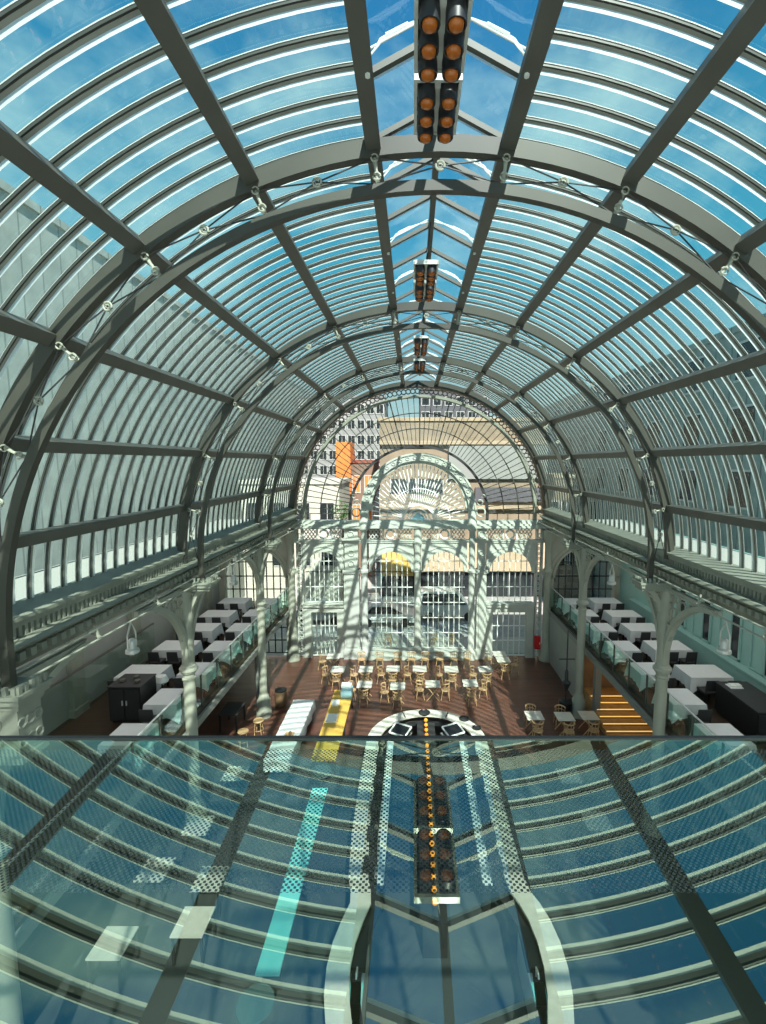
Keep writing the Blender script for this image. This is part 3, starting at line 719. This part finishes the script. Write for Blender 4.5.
# ------------------------------------------------------------------ furniture on the main floor
root = thing('cafe_table', 'x', 'table')
tt = MB()
for k in range(6): tt.box(-.35, .35, -.35+k*.118, -.35+k*.118+.098, .72, .745)
tt.box(-.3, -.26, -.34, .34, .70, .72).box(.26, .3, -.34, .34, .70, .72)
link('tabletop', tt, 'slat', root)
for sy in (-1, 1):
    for sx in (-1, 1):
        link('leg', MB().bar((sx*.3, sy*.27, 0), (-sx*.28, sy*(.27-.03*(sx > 0)), .71), .03, .03), 'wood', root)
mkt = Maker(root)
T = [(-4.69, 24.77, 'beside the left end pier'), (-4.2, 23.15, 'leftmost in the second row'), (-2.77, 23.15, 'second in the second row'), (-1.38, 23.2, 'third in the second row'),
     (-.03, 23.19, 'fourth in the second row'), (1.58, 23.15, 'fifth in the second row'), (3.32, 23.15, 'rightmost in the second row'), (4.39, 25.1, 'farther one by right end pier'),
     (4.45, 24.33, 'nearer one by right end pier'), (-2.67, 21.49, 'leftmost in the row nearest the bar'), (-1.09, 21.31, 'second in the row nearest the bar'), (.57, 21.53, 'third in the row nearest the bar'), (2.36, 21.62, 'rightmost in the row nearest the bar'),
     (4.68, 18.7, 'alone to the right of the bar tip'), (5.92, 18.62, 'between the bar and the right column'), (6.95, 18.7, 'in front of the foot of the right column')]
for x, y, l in T: mkt((x, y, 0), 0, 'pale slatted cafe table with crossed legs, '+l, 'pale slatted cafe tables')
root = thing('cafe_chair', 'x', 'chair')
link('seat', MB().lathe([(0, .43), (.2, .43), (.215, .445), (.2, .46), (0, .465)], n=16), 'wood', root, True)
bk = MB().path([(.2*sin(a)*1.05, .02+.2*cos(a)*-1.0, .80-.12*abs(sin(a/1.0))**4*0) for a in [R(-100+200*k/14) for k in range(15)]], .030, 6)
bk.path([(.2*sin(a)*1.0, .02-.2*cos(a), .64) for a in [R(-70+140*k/10) for k in range(11)]], .016, 6)
for a in (-95, -35, 0, 35, 95): bk.path([(.19*sin(R(a)), .02-.19*cos(R(a)), .45), (.21*sin(R(a)), .02-.2*cos(R(a)), .80)], .013, 5)
link('backrest', bk, 'wood', root, True)
for sx in (-1, 1):
    for sy in (-1, 1):
        link('leg', MB().path([(sx*.14, sy*.13, .44), (sx*.20, sy*.20, 0)], [.022, .018], 6), 'wood', root, True)
mkc = Maker(root)
CH = []
def seat_at(x, y, dirs, name):
    for d in dirs:
        dx, dy = {'w': (-.62, 0), 'e': (.62, 0), 's': (0, -.62), 'n': (0, .62), 'sw': (-.6, -.45), 'se': (.6, -.45)}[d]
        ang = math.atan2(-dx, dy)+pi     # backrest (-y side) turned away from the table
        ang = {'w': R(-90), 'e': R(90), 's': 0, 'n': pi, 'sw': R(-60), 'se': R(60)}[d]
        side = {'w': 'left side', 'e': 'right side', 's': 'near side', 'n': 'far side', 'sw': 'near left corner', 'se': 'near right corner'}[d]
        mkc((x+dx, y+dy, 0), ang+R(random.uniform(-8, 8)), 'bentwood chair, %s of cafe table %s' % (side, name), 'light bentwood chairs')
for k, (x, y, l) in enumerate(T):
    nm = l
    dirs = {0: ['w'], 1: ['w', 's'], 2: ['w', 's'], 3: ['w', 's'], 4: ['w', 's'], 5: ['w', 's'], 6: ['w', 's'], 7: ['w'], 8: ['e', 's'], 9: ['w', 's'], 10: ['w', 's'], 11: ['w', 'e'], 12: ['s', 'e'], 13: ['n', 's'], 14: ['n', 's'], 15: ['s']}[k]
    short = l.replace('seen ', '')
    seat_at(x, y, dirs, short)
for k, x in enumerate((-3.2, -2.2, -1.2, -.45, .3, 1.1, 1.9, 2.6)):
    mkc((x, 25.05, 0), pi+R(random.uniform(-10, 10)), 'light bentwood chair in the back row along the plinth, %s from the left' % ORD[k], 'light bentwood chairs')

# long tables
wt = thing('long_table', 'long table under a white cloth in striped sunlight, left of the bar', 'table', (-5.2, 17.85, 0))
link('tabletop', MB().box(-.42, .42, -2.1, 2.1, .70, .74), 'wood', wt)
for sx in (-1, 1):
    for sy in (-1, 0, 1): link('leg', MB().box(sx*.36-.03, sx*.36+.03, sy*1.95-.03, sy*1.95+.03, 0, .70), 'charcoal', wt)
def long_cloth(name, x, y, hx, hy, drop, m, label, cat):
    mb = MB(); n = 60; per = []
    import itertools
    for k in range(n):
        t = k/n*4; s_ = int(t); u = t-s_
        p = [(-hx+2*hx*u, -hy), (hx, -hy+2*hy*u), (hx-2*hx*u, hy), (-hx, hy-2*hy*u)][s_]
        per.append(p)
    rings = []
    for z, f in ((.752, 0), (.752, 1.0), (.70, 1.0), (.752-drop, 1.0)):
        ring = []
        for k, p in enumerate(per):
            if f == 0: ring.append((p[0]*.02, p[1]*.02, z)); continue
            e = .035*sin(k*1.7)*(1 if z < .6 else .25)+(.03 if z < .6 else .012)
            l = math.hypot(*p)
            ring.append((p[0]+e*(p[0]/hx), p[1]+e*(p[1]/hy), z+(.02*sin(k*2.3) if z < .6 else 0)))
        rings.append(ring)
    mb.sweep(rings, caps=False)
    mb.f.append(tuple(range(n)))
    return tag(link(name, mb, m), label, cat)
c = long_cloth('tablecloth', 0, 0, .45, 2.12, .45, 'cloth', 'long white tablecloth striped with sunlight on the table left of the bar', 'tablecloth'); c.location = (-5.2, 17.85, 0)
tr = thing('serving_board', 'brown wooden board with jars lying on the long white tablecloth', 'board', (-5.15, 17.1, .758))
link('board', MB().box(-.18, .18, -.3, .3, 0, .02), 'wood', tr); link('jar', MB().lathe([(.05, .02), (.06, .05), (.06, .14), (.03, .17)], (.05, .1), 10), 'brown', tr); link('jar', MB().lathe([(.05, .02), (.06, .05), (.06, .12), (.03, .15)], (-.06, -.12), 10), 'brown', tr)
yt = thing('long_table', 'long table with a sunlit yellow top between the white table and the bar', 'table', (-3.55, 18.3, 0))
link('tabletop', MB().box(-.44, .44, -2.6, 2.6, .70, .75), 'yellow', yt)
for sx in (-1, 1):
    for sy in (-1, 0, 1): link('leg', MB().box(sx*.38-.03, sx*.38+.03, sy*2.4-.03, sy*2.4+.03, 0, .70), 'charcoal', yt)
bb = thing('cool_box', 'pale blue box with white lid at the far end of the yellow table', 'box', (-3.35, 20.3, .75))
link('body', MB().box(-.24, .24, -.22, .3, 0, .35), 'blue_box', bb); link('lid', MB().box(-.26, .2, .02, .32, .35, .5), 'white', bb)
nb = thing('napkin_stack', 'stack of white napkins on the yellow table beside the blue box', 'napkins', (-3.75, 19.6, .75))
link('stack', MB().box(-.16, .16, -.2, .2, 0, .06).box(-.14, .15, -.18, .19, .06, .1), 'white', nb)
nb = thing('serving_tray', 'white tray lying halfway along the yellow table', 'tray', (-3.7, 18.4, .75))
link('tray_base', MB().box(-.2, .2, -.28, .28, 0, .03), 'white', nb); link('rim', MB().box(-.22, -.2, -.3, .3, 0, .06).box(.2, .22, -.3, .3, 0, .06).box(-.2, .2, -.3, -.28, 0, .06).box(-.2, .2, .28, .3, 0, .06), 'white', nb)
bn = thing('bench', 'long narrow pale turquoise bench seen through the glass ledge', 'bench', (-3.38, 11.2, 0))
link('top', MB().box(-.25, .25, -2.5, 3.1, .66, .72), 'turquoise', bn)
for sy in (-1, 0, 1): link('leg', MB().box(-.2, .2, sy*2.2-.04, sy*2.2+.04, 0, .66), 'charcoal', bn)
for (x, y, l) in ((-3.44, 8.15, 'near'), (-3.52, 15.1, 'far')):
    t = thing('round_table', 'round dark teal pedestal table at the %s end of the turquoise bench' % l, 'table', (x, y, 0))
    link('tabletop', MB().lathe([(0, .71), (.36, .71), (.37, .73), (.36, .75), (0, .75)], n=24), M['ext_slate'] if 0 else 'dark_teal', t, True)
    link('pedestal', MB().lathe([(.22, 0), (.22, .03), (.04, .06), (.035, .71)], n=14), 'steel', t, True)
root = thing('square_table', 'x', 'table')
link('tabletop', MB().box(-.36, .36, -.36, .36, .71, .75), 'slat', root)
for sx in (-1, 1):
    for sy in (-1, 1): link('leg', MB().box(sx*.32-.025, sx*.32+.025, sy*.32-.025, sy*.32+.025, 0, .71), 'charcoal', root)
mk = Maker(root)
for x, y, l in ((-6.95, 9.32, 'nearest the left corner of the ledge'), (-5.5, 10.93, 'under the dotted band, behind the tan one'), (-7.04, 11.2, 'second along the left aisle'),
                (-6.6, 12.7, 'third along the left aisle'), (-6.4, 15.0, 'farthest along left aisle'), (5.03, 12.88, 'lone one to the right of the bar'), (4.88, 14.89, 'farther right, by the edge')):
    mk((x, y, 0), 0, 'white square table seen through the glass ledge, '+l, 'white square tables below the ledge')
t = dup(root, (-5.41, 9.8, 0), 0, 'tan topped square table seen through the glass ledge'); t['group'] = ''
del t['group']
tp = [c for c in t.children if c.name.startswith('tabletop')][0]; tp.data = tp.data.copy(); tp.data.materials[0] = M['stone_top']

# under the left balcony
root = thing('wooden_stool', 'x', 'stool')
link('seat', MB().lathe([(0, .60), (.2, .60), (.22, .63), (.2, .66), (0, .66)], n=16), 'wood', root, True)
for k in range(4):
    a = pi/4+k*pi/2; link('leg', MB().path([(.15*cos(a), .15*sin(a), .61), (.2*cos(a), .2*sin(a), 0)], .018, 6), 'wood', root)
link('foot_ring', MB().torus((0, 0, .25), .19, .012, 'z', 14, 5), 'wood', root)
mk = Maker(root)
mk((-6.75, 18.5, 0), 0, 'round wooden stool beside the foot of the farther left column', 'wooden stools'); mk((-7.1, 17.7, 0), .4, 'round wooden stool just behind the ledge edge under the left balcony', 'wooden stools')
dt = thing('bar_table', 'dark square table in the shade under the left balcony', 'table', (-8.1, 19.2, 0))
link('tabletop', MB().box(-.4, .4, -.55, .55, .72, .76), 'charcoal', dt)
for sx in (-1, 1):
    for sy in (-1, 1): link('leg', MB().box(sx*.34-.03, sx*.34+.03, sy*.48-.03, sy*.48+.03, 0, .72), 'black', dt)
bi = thing('litter_bin', 'dark barrel shaped bin with brown side next to the left column', 'bin', (-6.5, 20.9, 0))
link('drum', MB().lathe([(.22, 0), (.27, .1), (.28, .4), (.26, .72)], n=18), 'brown', bi, True); link('lid', MB().lathe([(.27, .72), (.27, .77), (.1, .84), (0, .84)], n=18), 'black', bi, True)
po = struct('balcony_post', 'slim blue grey steel post holding up the left balcony', 'post', (-7.6, 21.0, 0))
link('shaft', MB().lathe([(.08, 0.02), (.08, 2.7)], n=14), 'slab', po, True); link('base_plate', MB().box(-.15, .15, -.15, .15, 0, .02), 'slab', po)
# right: tall stand beside the column, column of the balcony
hs = thing('tall_stand', 'tall thin black stand in a drum base beside the right column', 'stand', (6.45, 20.1, 0))
link('drum', MB().lathe([(.27, 0), (.3, .05), (.3, .62), (.25, .66)], n=18), 'black', hs, True)
link('pole', MB().lathe([(.03, .6), (.03, 3.4), (.015, 3.9)], n=8), 'charcoal', hs, True)
link('collar', MB().lathe([(.05, 1.1), (.2, 1.5), (.08, 1.6), (.08, 2.0), (.03, 2.1)], n=12), 'charcoal', hs, True)
link('cross_arm', MB().box(-.35, .35, -.02, .02, 2.55, 2.59), 'charcoal', hs)
po = struct('balcony_post', 'square grey post beside the round column at the golden steps', 'post', (7.62, 19.6, 0))
link('shaft', MB().box(-.13, .13, -.13, .13, .03, 2.7), 'slab', po); link('base_plate', MB().box(-.3, .3, -.35, .3, 0, .03), 'slab', po)

# ------------------------------------------------------------------ balcony restaurant tables
def cloth_mesh(hx, hy, drop):
    mb = MB(); n = 48; per = []
    for k in range(n):
        t = k/n*4; s_ = int(t); u = t-s_
        per.append([(-hx+2*hx*u, -hy), (hx, -hy+2*hy*u), (hx-2*hx*u, hy), (-hx, hy-2*hy*u)][s_])
    rings = []
    for z, f in ((.756, 0), (.756, 1.0), (.70, 1.), (.756-drop*.5, 1.), (.756-drop, 1.)):
        ring = []; q = (.75-z)/drop
        for k, p in enumerate(per):
            if f == 0: ring.append((p[0]*.02, p[1]*.02, z)); continue
            corner = (abs(p[0])/hx)*(abs(p[1])/hy)
            e = .012+max(0, q)*(.03+.03*sin(k*2.1)+.05*corner)
            ring.append((p[0]+e*(p[0]/hx), p[1]+e*(p[1]/hy), z-max(0, q)*(.16*max(0, corner-.6)/.4)))
        rings.append(ring)
    mb.sweep(rings, caps=False); mb.f.append(tuple(range(n)))
    return mb
def table_proto(hx, hy):
    r = thing('dining_table', 'x', 'table')
    link('tabletop', MB().box(-hx, hx, -hy, hy, .71, .75), 'brown', r)
    for sx in (-1, 1):
        for sy in (-1, 1): link('leg', MB().box(sx*(hx-.1)-.03, sx*(hx-.1)+.03, sy*(hy-.1)-.03, sy*(hy-.1)+.03, 0, .71), 'black', r)
    return r
small, large = table_proto(.5, .52), table_proto(.72, .52)
cs = tag(link('tablecloth', cloth_mesh(.5, .52, .42), 'cloth', None, True), 'x', 'tablecloth')
cl = tag(link('tablecloth', cloth_mesh(.72, .52, .42), 'cloth', None, True), 'x', 'tablecloth')
mks, mkl, mcs, mcl = Maker(small), Maker(large), Maker(cs), Maker(cl)
root = thing('dining_chair', 'x', 'chair')
link('seat', MB().box(-.22, .22, -.22, .22, .42, .48), 'charcoal', root)
link('backrest', MB().hexa([(-.21, -.24, .52), (.21, -.24, .52), (.21, -.20, .52), (-.21, -.20, .52), (-.2, -.30, .92), (.2, -.30, .92), (.2, -.27, .92), (-.2, -.27, .92)]).bar((-.19, -.2, .44), (-.19, -.25, .56), .03, .03).bar((.19, -.2, .44), (.19, -.25, .56), .03, .03), 'charcoal', root)
for sx in (-1, 1):
    for sy in (-1, 1): link('leg', MB().bar((sx*.19, sy*.19, .42), (sx*.21, sy*.21, 0), .03, .03), 'black', root)
mdc = Maker(root)
DEPTH_IN = (12.25, 14.35, 16.4, 18.55, 20.75, 22.8, 24.8)
DEPTH_OUT = (16.2, 18.6, 20.75, 22.7, 24.9)
for s in (-1, 1):
    for k, y in enumerate(DEPTH_IN):
        w = '%s from near end by %s balcony rail' % (ORD[k], SIDE[s])
        x = s*8.15
        mks((x, y, 3.05), 0, 'small square table under a white cloth, '+w, 'tables on the balconies')
        mcs((x, y, 3.05), 0, 'white linen cloth on the small table %s' % w, 'white cloths on the balconies')
        mdc((x+.1*s, y-.84, 3.05), 0, 'dark dining chair at the small table %s' % w, 'dark chairs on the balconies')
    for k, y in enumerate(DEPTH_OUT):
        w = '%s from near end by %s balcony wall' % (ORD[k], SIDE[s])
        x = s*10.0
        mkl((x, y, 3.05), 0, 'wide table under white cloth, '+w, 'tables on the balconies')
        mcl((x, y, 3.05), 0, 'wide white linen cloth on the table %s' % w, 'white cloths on the balconies')
        for j, dx in enumerate((-.36, .36)):
            mdc((x+dx, y-.84, 3.05), 0, 'dark dining chair, %s seat, wide table %s' % (('left', 'right')[j], w), 'dark chairs on the balconies')
# dark sideboards standing at the near end of each balcony
for s in (-1, 1):
    sb = thing('sideboard', ('black service cabinet with shelves of crockery on the left balcony', 'long black sideboard against the teal wall of the right balcony')[s > 0], 'sideboard', (-9.4, 14.55, 3.05) if s < 0 else (10.1, 13.9, 3.05))
    if s < 0: hx, hy, h = .5, .45, 1.2
    else: hx, hy, h = .5, .95, 1.0
    link('carcass', MB().box(-hx, hx, -hy, hy, .08, h-.04).box(-hx+.05, hx-.05, -hy+.05, hy-.05, 0, .08), 'black', sb)
    link('top', MB().box(-hx-.02, hx+.02, -hy-.02, hy+.02, h-.04, h), 'charcoal', sb)
    for k in range(2):
        d = link('door', MB().box(-hx+.03+k*hx, -.03+k*hx, -hy-.02, -hy, .12, h-.1), 'hood', sb)
        link('handle', MB().box((-.08 if k == 0 else .05), (-.05 if k == 0 else .08), -hy-.05, -hy-.02, h*.5, h*.5+.15), 'inox', d)
for k, (x, y) in enumerate(((-9.65, 14.45), (-9.35, 14.7), (-9.15, 14.4))):
    t = thing('crockery_stack', 'stack of pale crockery on the black service cabinet, %s' % ('nearest the back wall', 'in the middle', 'nearest the rail')[k], 'crockery', (x, y, 4.25), 0, 'crockery stacks on the cabinet')
    link('plates', MB().lathe([(.05, 0), (.09, .02), (.09, .08), (.02, .09)], n=12), 'steel', t)
t = thing('napkin_tray', 'pale tray of folded napkins on the end of the long black sideboard', 'tray', (9.95, 14.5, 4.05))
link('tray_base', MB().box(-.2, .2, -.15, .15, 0, .03), 'cloth', t); link('napkin', MB().box(-.15, .05, -.1, .1, .03, .08).box(0, .16, -.12, .05, .03, .1), 'white', t)
t = thing('service_bowl', 'round white bowl on the floor-side stand near the left cabinet', 'bowl', (-8.98, 15.5, 3.05))
t['label'] = 'pale round lampshade on a low stand beside the black service cabinet'; t['category'] = 'lamp'; t.name = 'stand_lamp'
link('base', MB().lathe([(.16, 0), (.16, .03), (.03, .05), (.025, .7)], n=12), 'black', t, True); link('lamp_shade', MB().lathe([(.2, .68), (.22, .72), (.14, .9), (.12, .9)], n=16), 'white', t, True)
# spotlights hung below the cornices
for s in (-1, 1):
    for k, y in enumerate((11.0, 17.5)):
        t = thing('spotlight', 'white hooded spotlight hung under the %s cornice, %s' % (SIDE[s], ('nearer one', 'farther one')[k]), 'spotlight', (s*7.15, y, 6.62), 0, 'spotlights under the cornices')
        link('housing', MB().lathe([(.12, .0), (.16, .03), (.15, .1), (.10, .14), (.10, .3), (.06, .36), (.03, .38)], n=16), 'spot', t, True)
        link('lens', MB().lathe([(0, -.01), (.10, -.01), (.115, .02), (0, .02)], n=16), 'white', t, True)
        link('yoke', MB().path([(0, -.17, .15), (0, -.17, .48), (0, 0, .78), (0, .17, .48), (0, .17, .15)], .02, 6), 'spot', t)

# ------------------------------------------------------------------ outside
smesh('street', MB().box(-40, 40, 26.9, 70, -.3, -.02), 'asphalt', 'grey street outside the end wall', 'street')
smesh('pavement', MB().box(-40, 40, 27.0, 29.6, -.02, .0), 'ext_white', 'pale pavement strip right outside the glazed end wall', 'pavement')
def building(label, x0, x1, y, depth, z1, m, rows=0, cols=0, zb=3.5, ww=.9, wh=1.5, cat='building', extra=None, wm='ext_glass'):
    b = thing('building', label, cat, ((x0+x1)/2, y, 0), kind='thing')
    hx = (x1-x0)/2
    link('wall', MB().box(-hx, hx, 0, depth, -.02, z1), m, b)
    link('parapet', MB().box(-hx-.1, hx+.1, -.12, depth, z1, z1+.3), m, b)
    for r in range(rows):
        for c in range(cols):
            x = -hx+(c+.5)*2*hx/cols; z = zb+r*(z1-zb)/rows
            f = link('window', MB().box(x-ww/2-.08, x+ww/2+.08, -.06, -.01, z-.08, z).box(x-ww/2-.08, x+ww/2+.08, -.06, -.01, z+wh, z+wh+.08).box(x-ww/2-.08, x-ww/2, -.06, -.01, z, z+wh).box(x+ww/2, x+ww/2+.08, -.06, -.01, z, z+wh).box(x-.02, x+.02, -.05, -.01, z, z+wh), 'ext_frame', b)
            link('pane', MB().box(x-ww/2, x+ww/2, -.03, -.01, z, z+wh), wm, f)
    return b
building('white stone townhouse across the street behind the left windows', -13.5, -6.0, 36, 6, 9.6, 'ext_white', 2, 4, 3.3, 1.0, 1.7)
b = building('red brick building with an orange gable behind the fan window', -7.7, -4.1, 46, 6, 11.2, 'ext_brick', 2, 3, 5.5, .7, 1.6, wm='ext_orange')
link('gable', MB().box(-1.9, -.5, -.3, 3, 8.2, 13.2), 'ext_orange', b)
building('grey glass tower block rising behind the red brick building', -14.2, -3.8, 58, 8, 19.0, 'ext_grey', 6, 9, 8, .8, 1.0)
b = building('tan stone office block across the street filling the fan window', -3.1, 10.6, 39, 8, 14.6, 'ext_tan', 0, 0)
link('window_band', MB().box(-6.0, -1.6, -.05, 0, 8.7, 9.9), 'ext_glass', b)
for k in range(7): link('window_post', MB().box(-6.0+k*.72, -5.92+k*.72, -.1, 0, 8.7, 9.9), 'ext_frame', b)
link('grey_band', MB().box(-1.2, 6.85, -.3, 0, 9.9, 12.6), 'ext_dark' if 0 else 'wall_grey', b)
link('grey_band', MB().box(1.0, 6.85, -.25, 0, 8.0, 9.2), 'ext_dark', b)
link('string_course', MB().box(-6.85, 6.85, -.35, 0, 12.7, 13.0).box(-6.85, 6.85, -.35, 0, 7.4, 7.7), 'ext_tan', b)
sh = link('shop_front', MB().box(-6.85, 6.85, -.12, 0, 0, 2.2), 'ext_glass', b)
mb = MB()
for k in range(15): mb.box(-6.85+k*.97, -6.75+k*.97, -.2, -.1, 0, 2.2)
link('shop_mullions', mb, 'ext_dark', sh)
link('fascia', MB().box(-4.0, 6.85, -.5, 0, 2.2, 4.6), 'awning_t', b)
link('awning', MB().hexa([(-6.7, -.7, 1.9), (-4.1, -.7, 1.9), (-4.1, 0, 1.9), (-6.7, 0, 1.9), (-6.7, -.5, 4.6), (-4.1, -.5, 4.6), (-4.1, 0, 4.6), (-6.7, 0, 4.6)]), 'awning_y', b)
building('dark slate tower behind the tan office block', .5, 9.5, 62, 8, 20.5, 'ext_dark', 4, 6, 13, .9, 1.0)
building('tan building seen through the arched window ending the right balcony', 11.0, 14.3, 38, 6, 10, 'ext_tan', 2, 4, 3, 1.2, 1.6)
building('weathered stone building flanking the left side of the vault', -27, -14.6, -6, 81, 20.6, 'ext_side')
lb = building('teal grey building flanking the right side of the vault', 14.6, 27, -6, 81, 17.2, 'ext_slate')
wl_ = bpy.data.objects
for s, y0, n in ((1, -3, 14),):
    # windows on the long flanks that face the hall
    host = [o for o in C.objects if o.get('label') in ('weathered stone building flanking the left side of the vault', 'teal grey building flanking the right side of the vault')][0 if s < 0 else 1]
    for k in range(n):
        for r in range(3):
            y = y0+k*4.0; z = 9.2+r*2.9-host.location[2]
            xs = -s*6.2
            f = link('window', MB().box(min(xs, xs-s*.06), max(xs, xs-s*.06), y+6-.1, y+7.5, z-.1, z).box(min(xs, xs-s*.06), max(xs, xs-s*.06), y+6-.1, y+7.5, z+1.6, z+1.7), 'ext_side' if s < 0 else 'ext_frame', host)
            link('pane', MB().box(min(xs, xs-s*.03), max(xs, xs-s*.03), y+6, y+7.4, z, z+1.6), 'ext_glass', f)
def car(label, x, y, m, van=False):
    c = thing('van' if van else 'car', label, 'van' if van else 'car', (x, y, 0))
    h = 1.1 if van else .85
    L = 2.3 if van else 2.1
    body = MB().sweep([[(a, sy*.85, z) for a, z in ((-L, .35), (-L, h), (-L*.55, h+.05), (L*.6, h+.05), (L, h-.12), (L, .35))] for sy in (-1, 1)])
    link('body', body, m, c)
    top = 2.1 if van else 1.45
    cab = [(-L*.95 if van else -L*.75, h), (-L*.9 if van else -L*.5, top), (L*.25 if van else L*.15, top), (L*.6, h)]
    link('cabin', MB().sweep([[(a, sy*.72, z) for a, z in cab] for sy in (-1, 1)]), m, c)
    link('side_window', MB().sweep([[(a*.9, -.74+sy*.01, h+.06+(z-h)*.8) for a, z in cab] for sy in (-1, 1)]), 'ext_glass', c)
    for a in (-L*.62, L*.6):
        for sy in (-1, 1):
            w = MB()
            rings = [[(a+.32*cos(2*pi*j/14), yy, .32+.32*sin(2*pi*j/14)) for j in range(14)] for yy in (sy*.72, sy*.88)]
            w.sweep(rings); link('wheel', w, 'black', c)
car('white hatchback car parked outside the tall window left of the centre column', -2.2, 32.2, 'car_white')
car('silver car parked outside the left glazed door', -7.0, 32.6, 'car_grey')
car('white van parked outside the tall window right of the centre column', 2.2, 33.5, 'car_white', True)
tr = thing('street_tree', 'small green street tree between the townhouse and the brick building', 'tree', (-5.55, 34.5, 0))
link('trunk', MB().path([(0, 0, 0), (.05, 0, 3), (0, .05, 6.8)], [.12, .1, .06], 8), 'bark', tr, True)
cr = MB()
for k in range(260):
    a, b_, r = random.uniform(0, 2*pi), random.uniform(-1, 1), random.uniform(.3, .85)
    p = (r*cos(a)*math.sqrt(1-b_*b_), r*sin(a)*math.sqrt(1-b_*b_), 7.6+1.1*r*b_)
    d = [random.uniform(-.16, .16) for _ in range(6)]; i = len(cr.v)
    cr.v += [p, (p[0]+d[0], p[1]+d[1], p[2]+d[2]), (p[0]+d[3], p[1]+d[4], p[2]+d[5])]; cr.f.append((i, i+1, i+2))
link('crown', cr, 'leaf', tr)
for k, x in enumerate((-1.9, .9, 2.0)):
    mkc((x, 28.0, 0), R(30*k), 'tan chair standing on the pavement outside the %s window' % ('tall left', 'tall right', 'tall right')[k] + ('' if k < 2 else ', nearer the pier'), 'chairs on the pavement')

# ------------------------------------------------------------------ light and sky
w = bpy.data.worlds.new('sky'); bpy.context.scene.world = w; w.use_nodes = True
nt = w.node_tree; N = nt.nodes.new; L = nt.links.new
bg = nt.nodes['Background']; tc = N('ShaderNodeTexCoord'); sp = N('ShaderNodeSeparateXYZ'); L(tc.outputs['Generated'], sp.inputs[0])
gr = N('ShaderNodeValToRGB'); e = gr.color_ramp.elements
e[0].position = 0.0; e[0].color = (.46, .60, .57, 1); e[1].position = .75; e[1].color = (.018, .165, .40, 1)
m_ = e.new(.35); m_.color = (.07, .36, .52, 1)
L(sp.outputs[2], gr.inputs[0])
mp = N('ShaderNodeMapping'); mp.inputs['Scale'].default_value = (1, 1.4, 2.2); mp.inputs['Location'].default_value = (2.6, 1.1, 0); L(tc.outputs['Generated'], mp.inputs[0])
no = N('ShaderNodeTexNoise'); no.inputs['Scale'].default_value = 2.3; no.inputs['Detail'].default_value = 7; no.inputs['Roughness'].default_value = .55; L(mp.outputs[0], no.inputs['Vector'])
cr_ = N('ShaderNodeValToRGB'); cr_.color_ramp.elements[0].position = .46; cr_.color_ramp.elements[1].position = .72; L(no.outputs['Fac'], cr_.inputs[0])
mx = N('ShaderNodeMixRGB'); mx.inputs[2].default_value = (.50, .72, .74, 1); L(cr_.outputs[0], mx.inputs[0]); L(gr.outputs[0], mx.inputs[1]); L(mx.outputs[0], bg.inputs[0])
bg.inputs[1].default_value = .95
sun = bpy.data.lights.new('sun', 'SUN'); sun.energy = 7.0; sun.angle = R(.53); sun.color = (1, .95, .86)
so = bpy.data.objects.new('sun', sun); C.objects.link(so)
from mathutils import Vector
el, az = R(46), R(15)                      # the sun stands behind the viewer, a little to the right
so.rotation_euler = Vector((-sin(az)*cos(el), cos(az)*cos(el), -sin(el))).to_track_quat('-Z', 'Y').to_euler()
so.location = (5, -10, 40)
for s in (-1, 1):                         # added fill lights that brighten the balconies, no fixtures there
    a = bpy.data.lights.new('aisle_fill', 'AREA'); a.shape = 'RECTANGLE'; a.size = 2.5; a.size_y = 24; a.energy = 185; a.color = (1, .96, .9)
    ao = bpy.data.objects.new('aisle_fill', a); C.objects.link(ao); ao.location = (s*9.4, 13, 7.7)
pl = bpy.data.lights.new('stair_lamp', 'POINT'); pl.energy = 26; pl.color = (1, .62, .25); pl.shadow_soft_size = .15
po_ = bpy.data.objects.new('stair_lamp', pl); C.objects.link(po_); po_.location = (8.8, 19.2, 2.5)

# ------------------------------------------------------------------ camera
cam = bpy.data.cameras.new('camera'); co = bpy.data.objects.new('camera', cam); C.objects.link(co)
cam.sensor_fit = 'AUTO'; cam.sensor_width = 36; cam.lens = 472/1024*36; cam.shift_x = -30/1024; cam.clip_start = .02; cam.clip_end = 300
co.location = (-.37, 0, 11.2); co.rotation_euler = (pi/2-math.atan(49/472), 0, 0)
sc = bpy.context.scene; sc.camera = co
sc.view_settings.view_transform = 'Standard'; sc.view_settings.look = 'None'; sc.view_settings.gamma = 1; sc.view_settings.use_curve_mapping = False
sc.view_settings.exposure = 0.36
sc.cycles.max_bounces = 8; sc.cycles.transparent_max_bounces = 16; sc.cycles.diffuse_bounces = 4; sc.cycles.glossy_bounces = 4
sc.cycles.caustics_reflective = False; sc.cycles.caustics_refractive = False
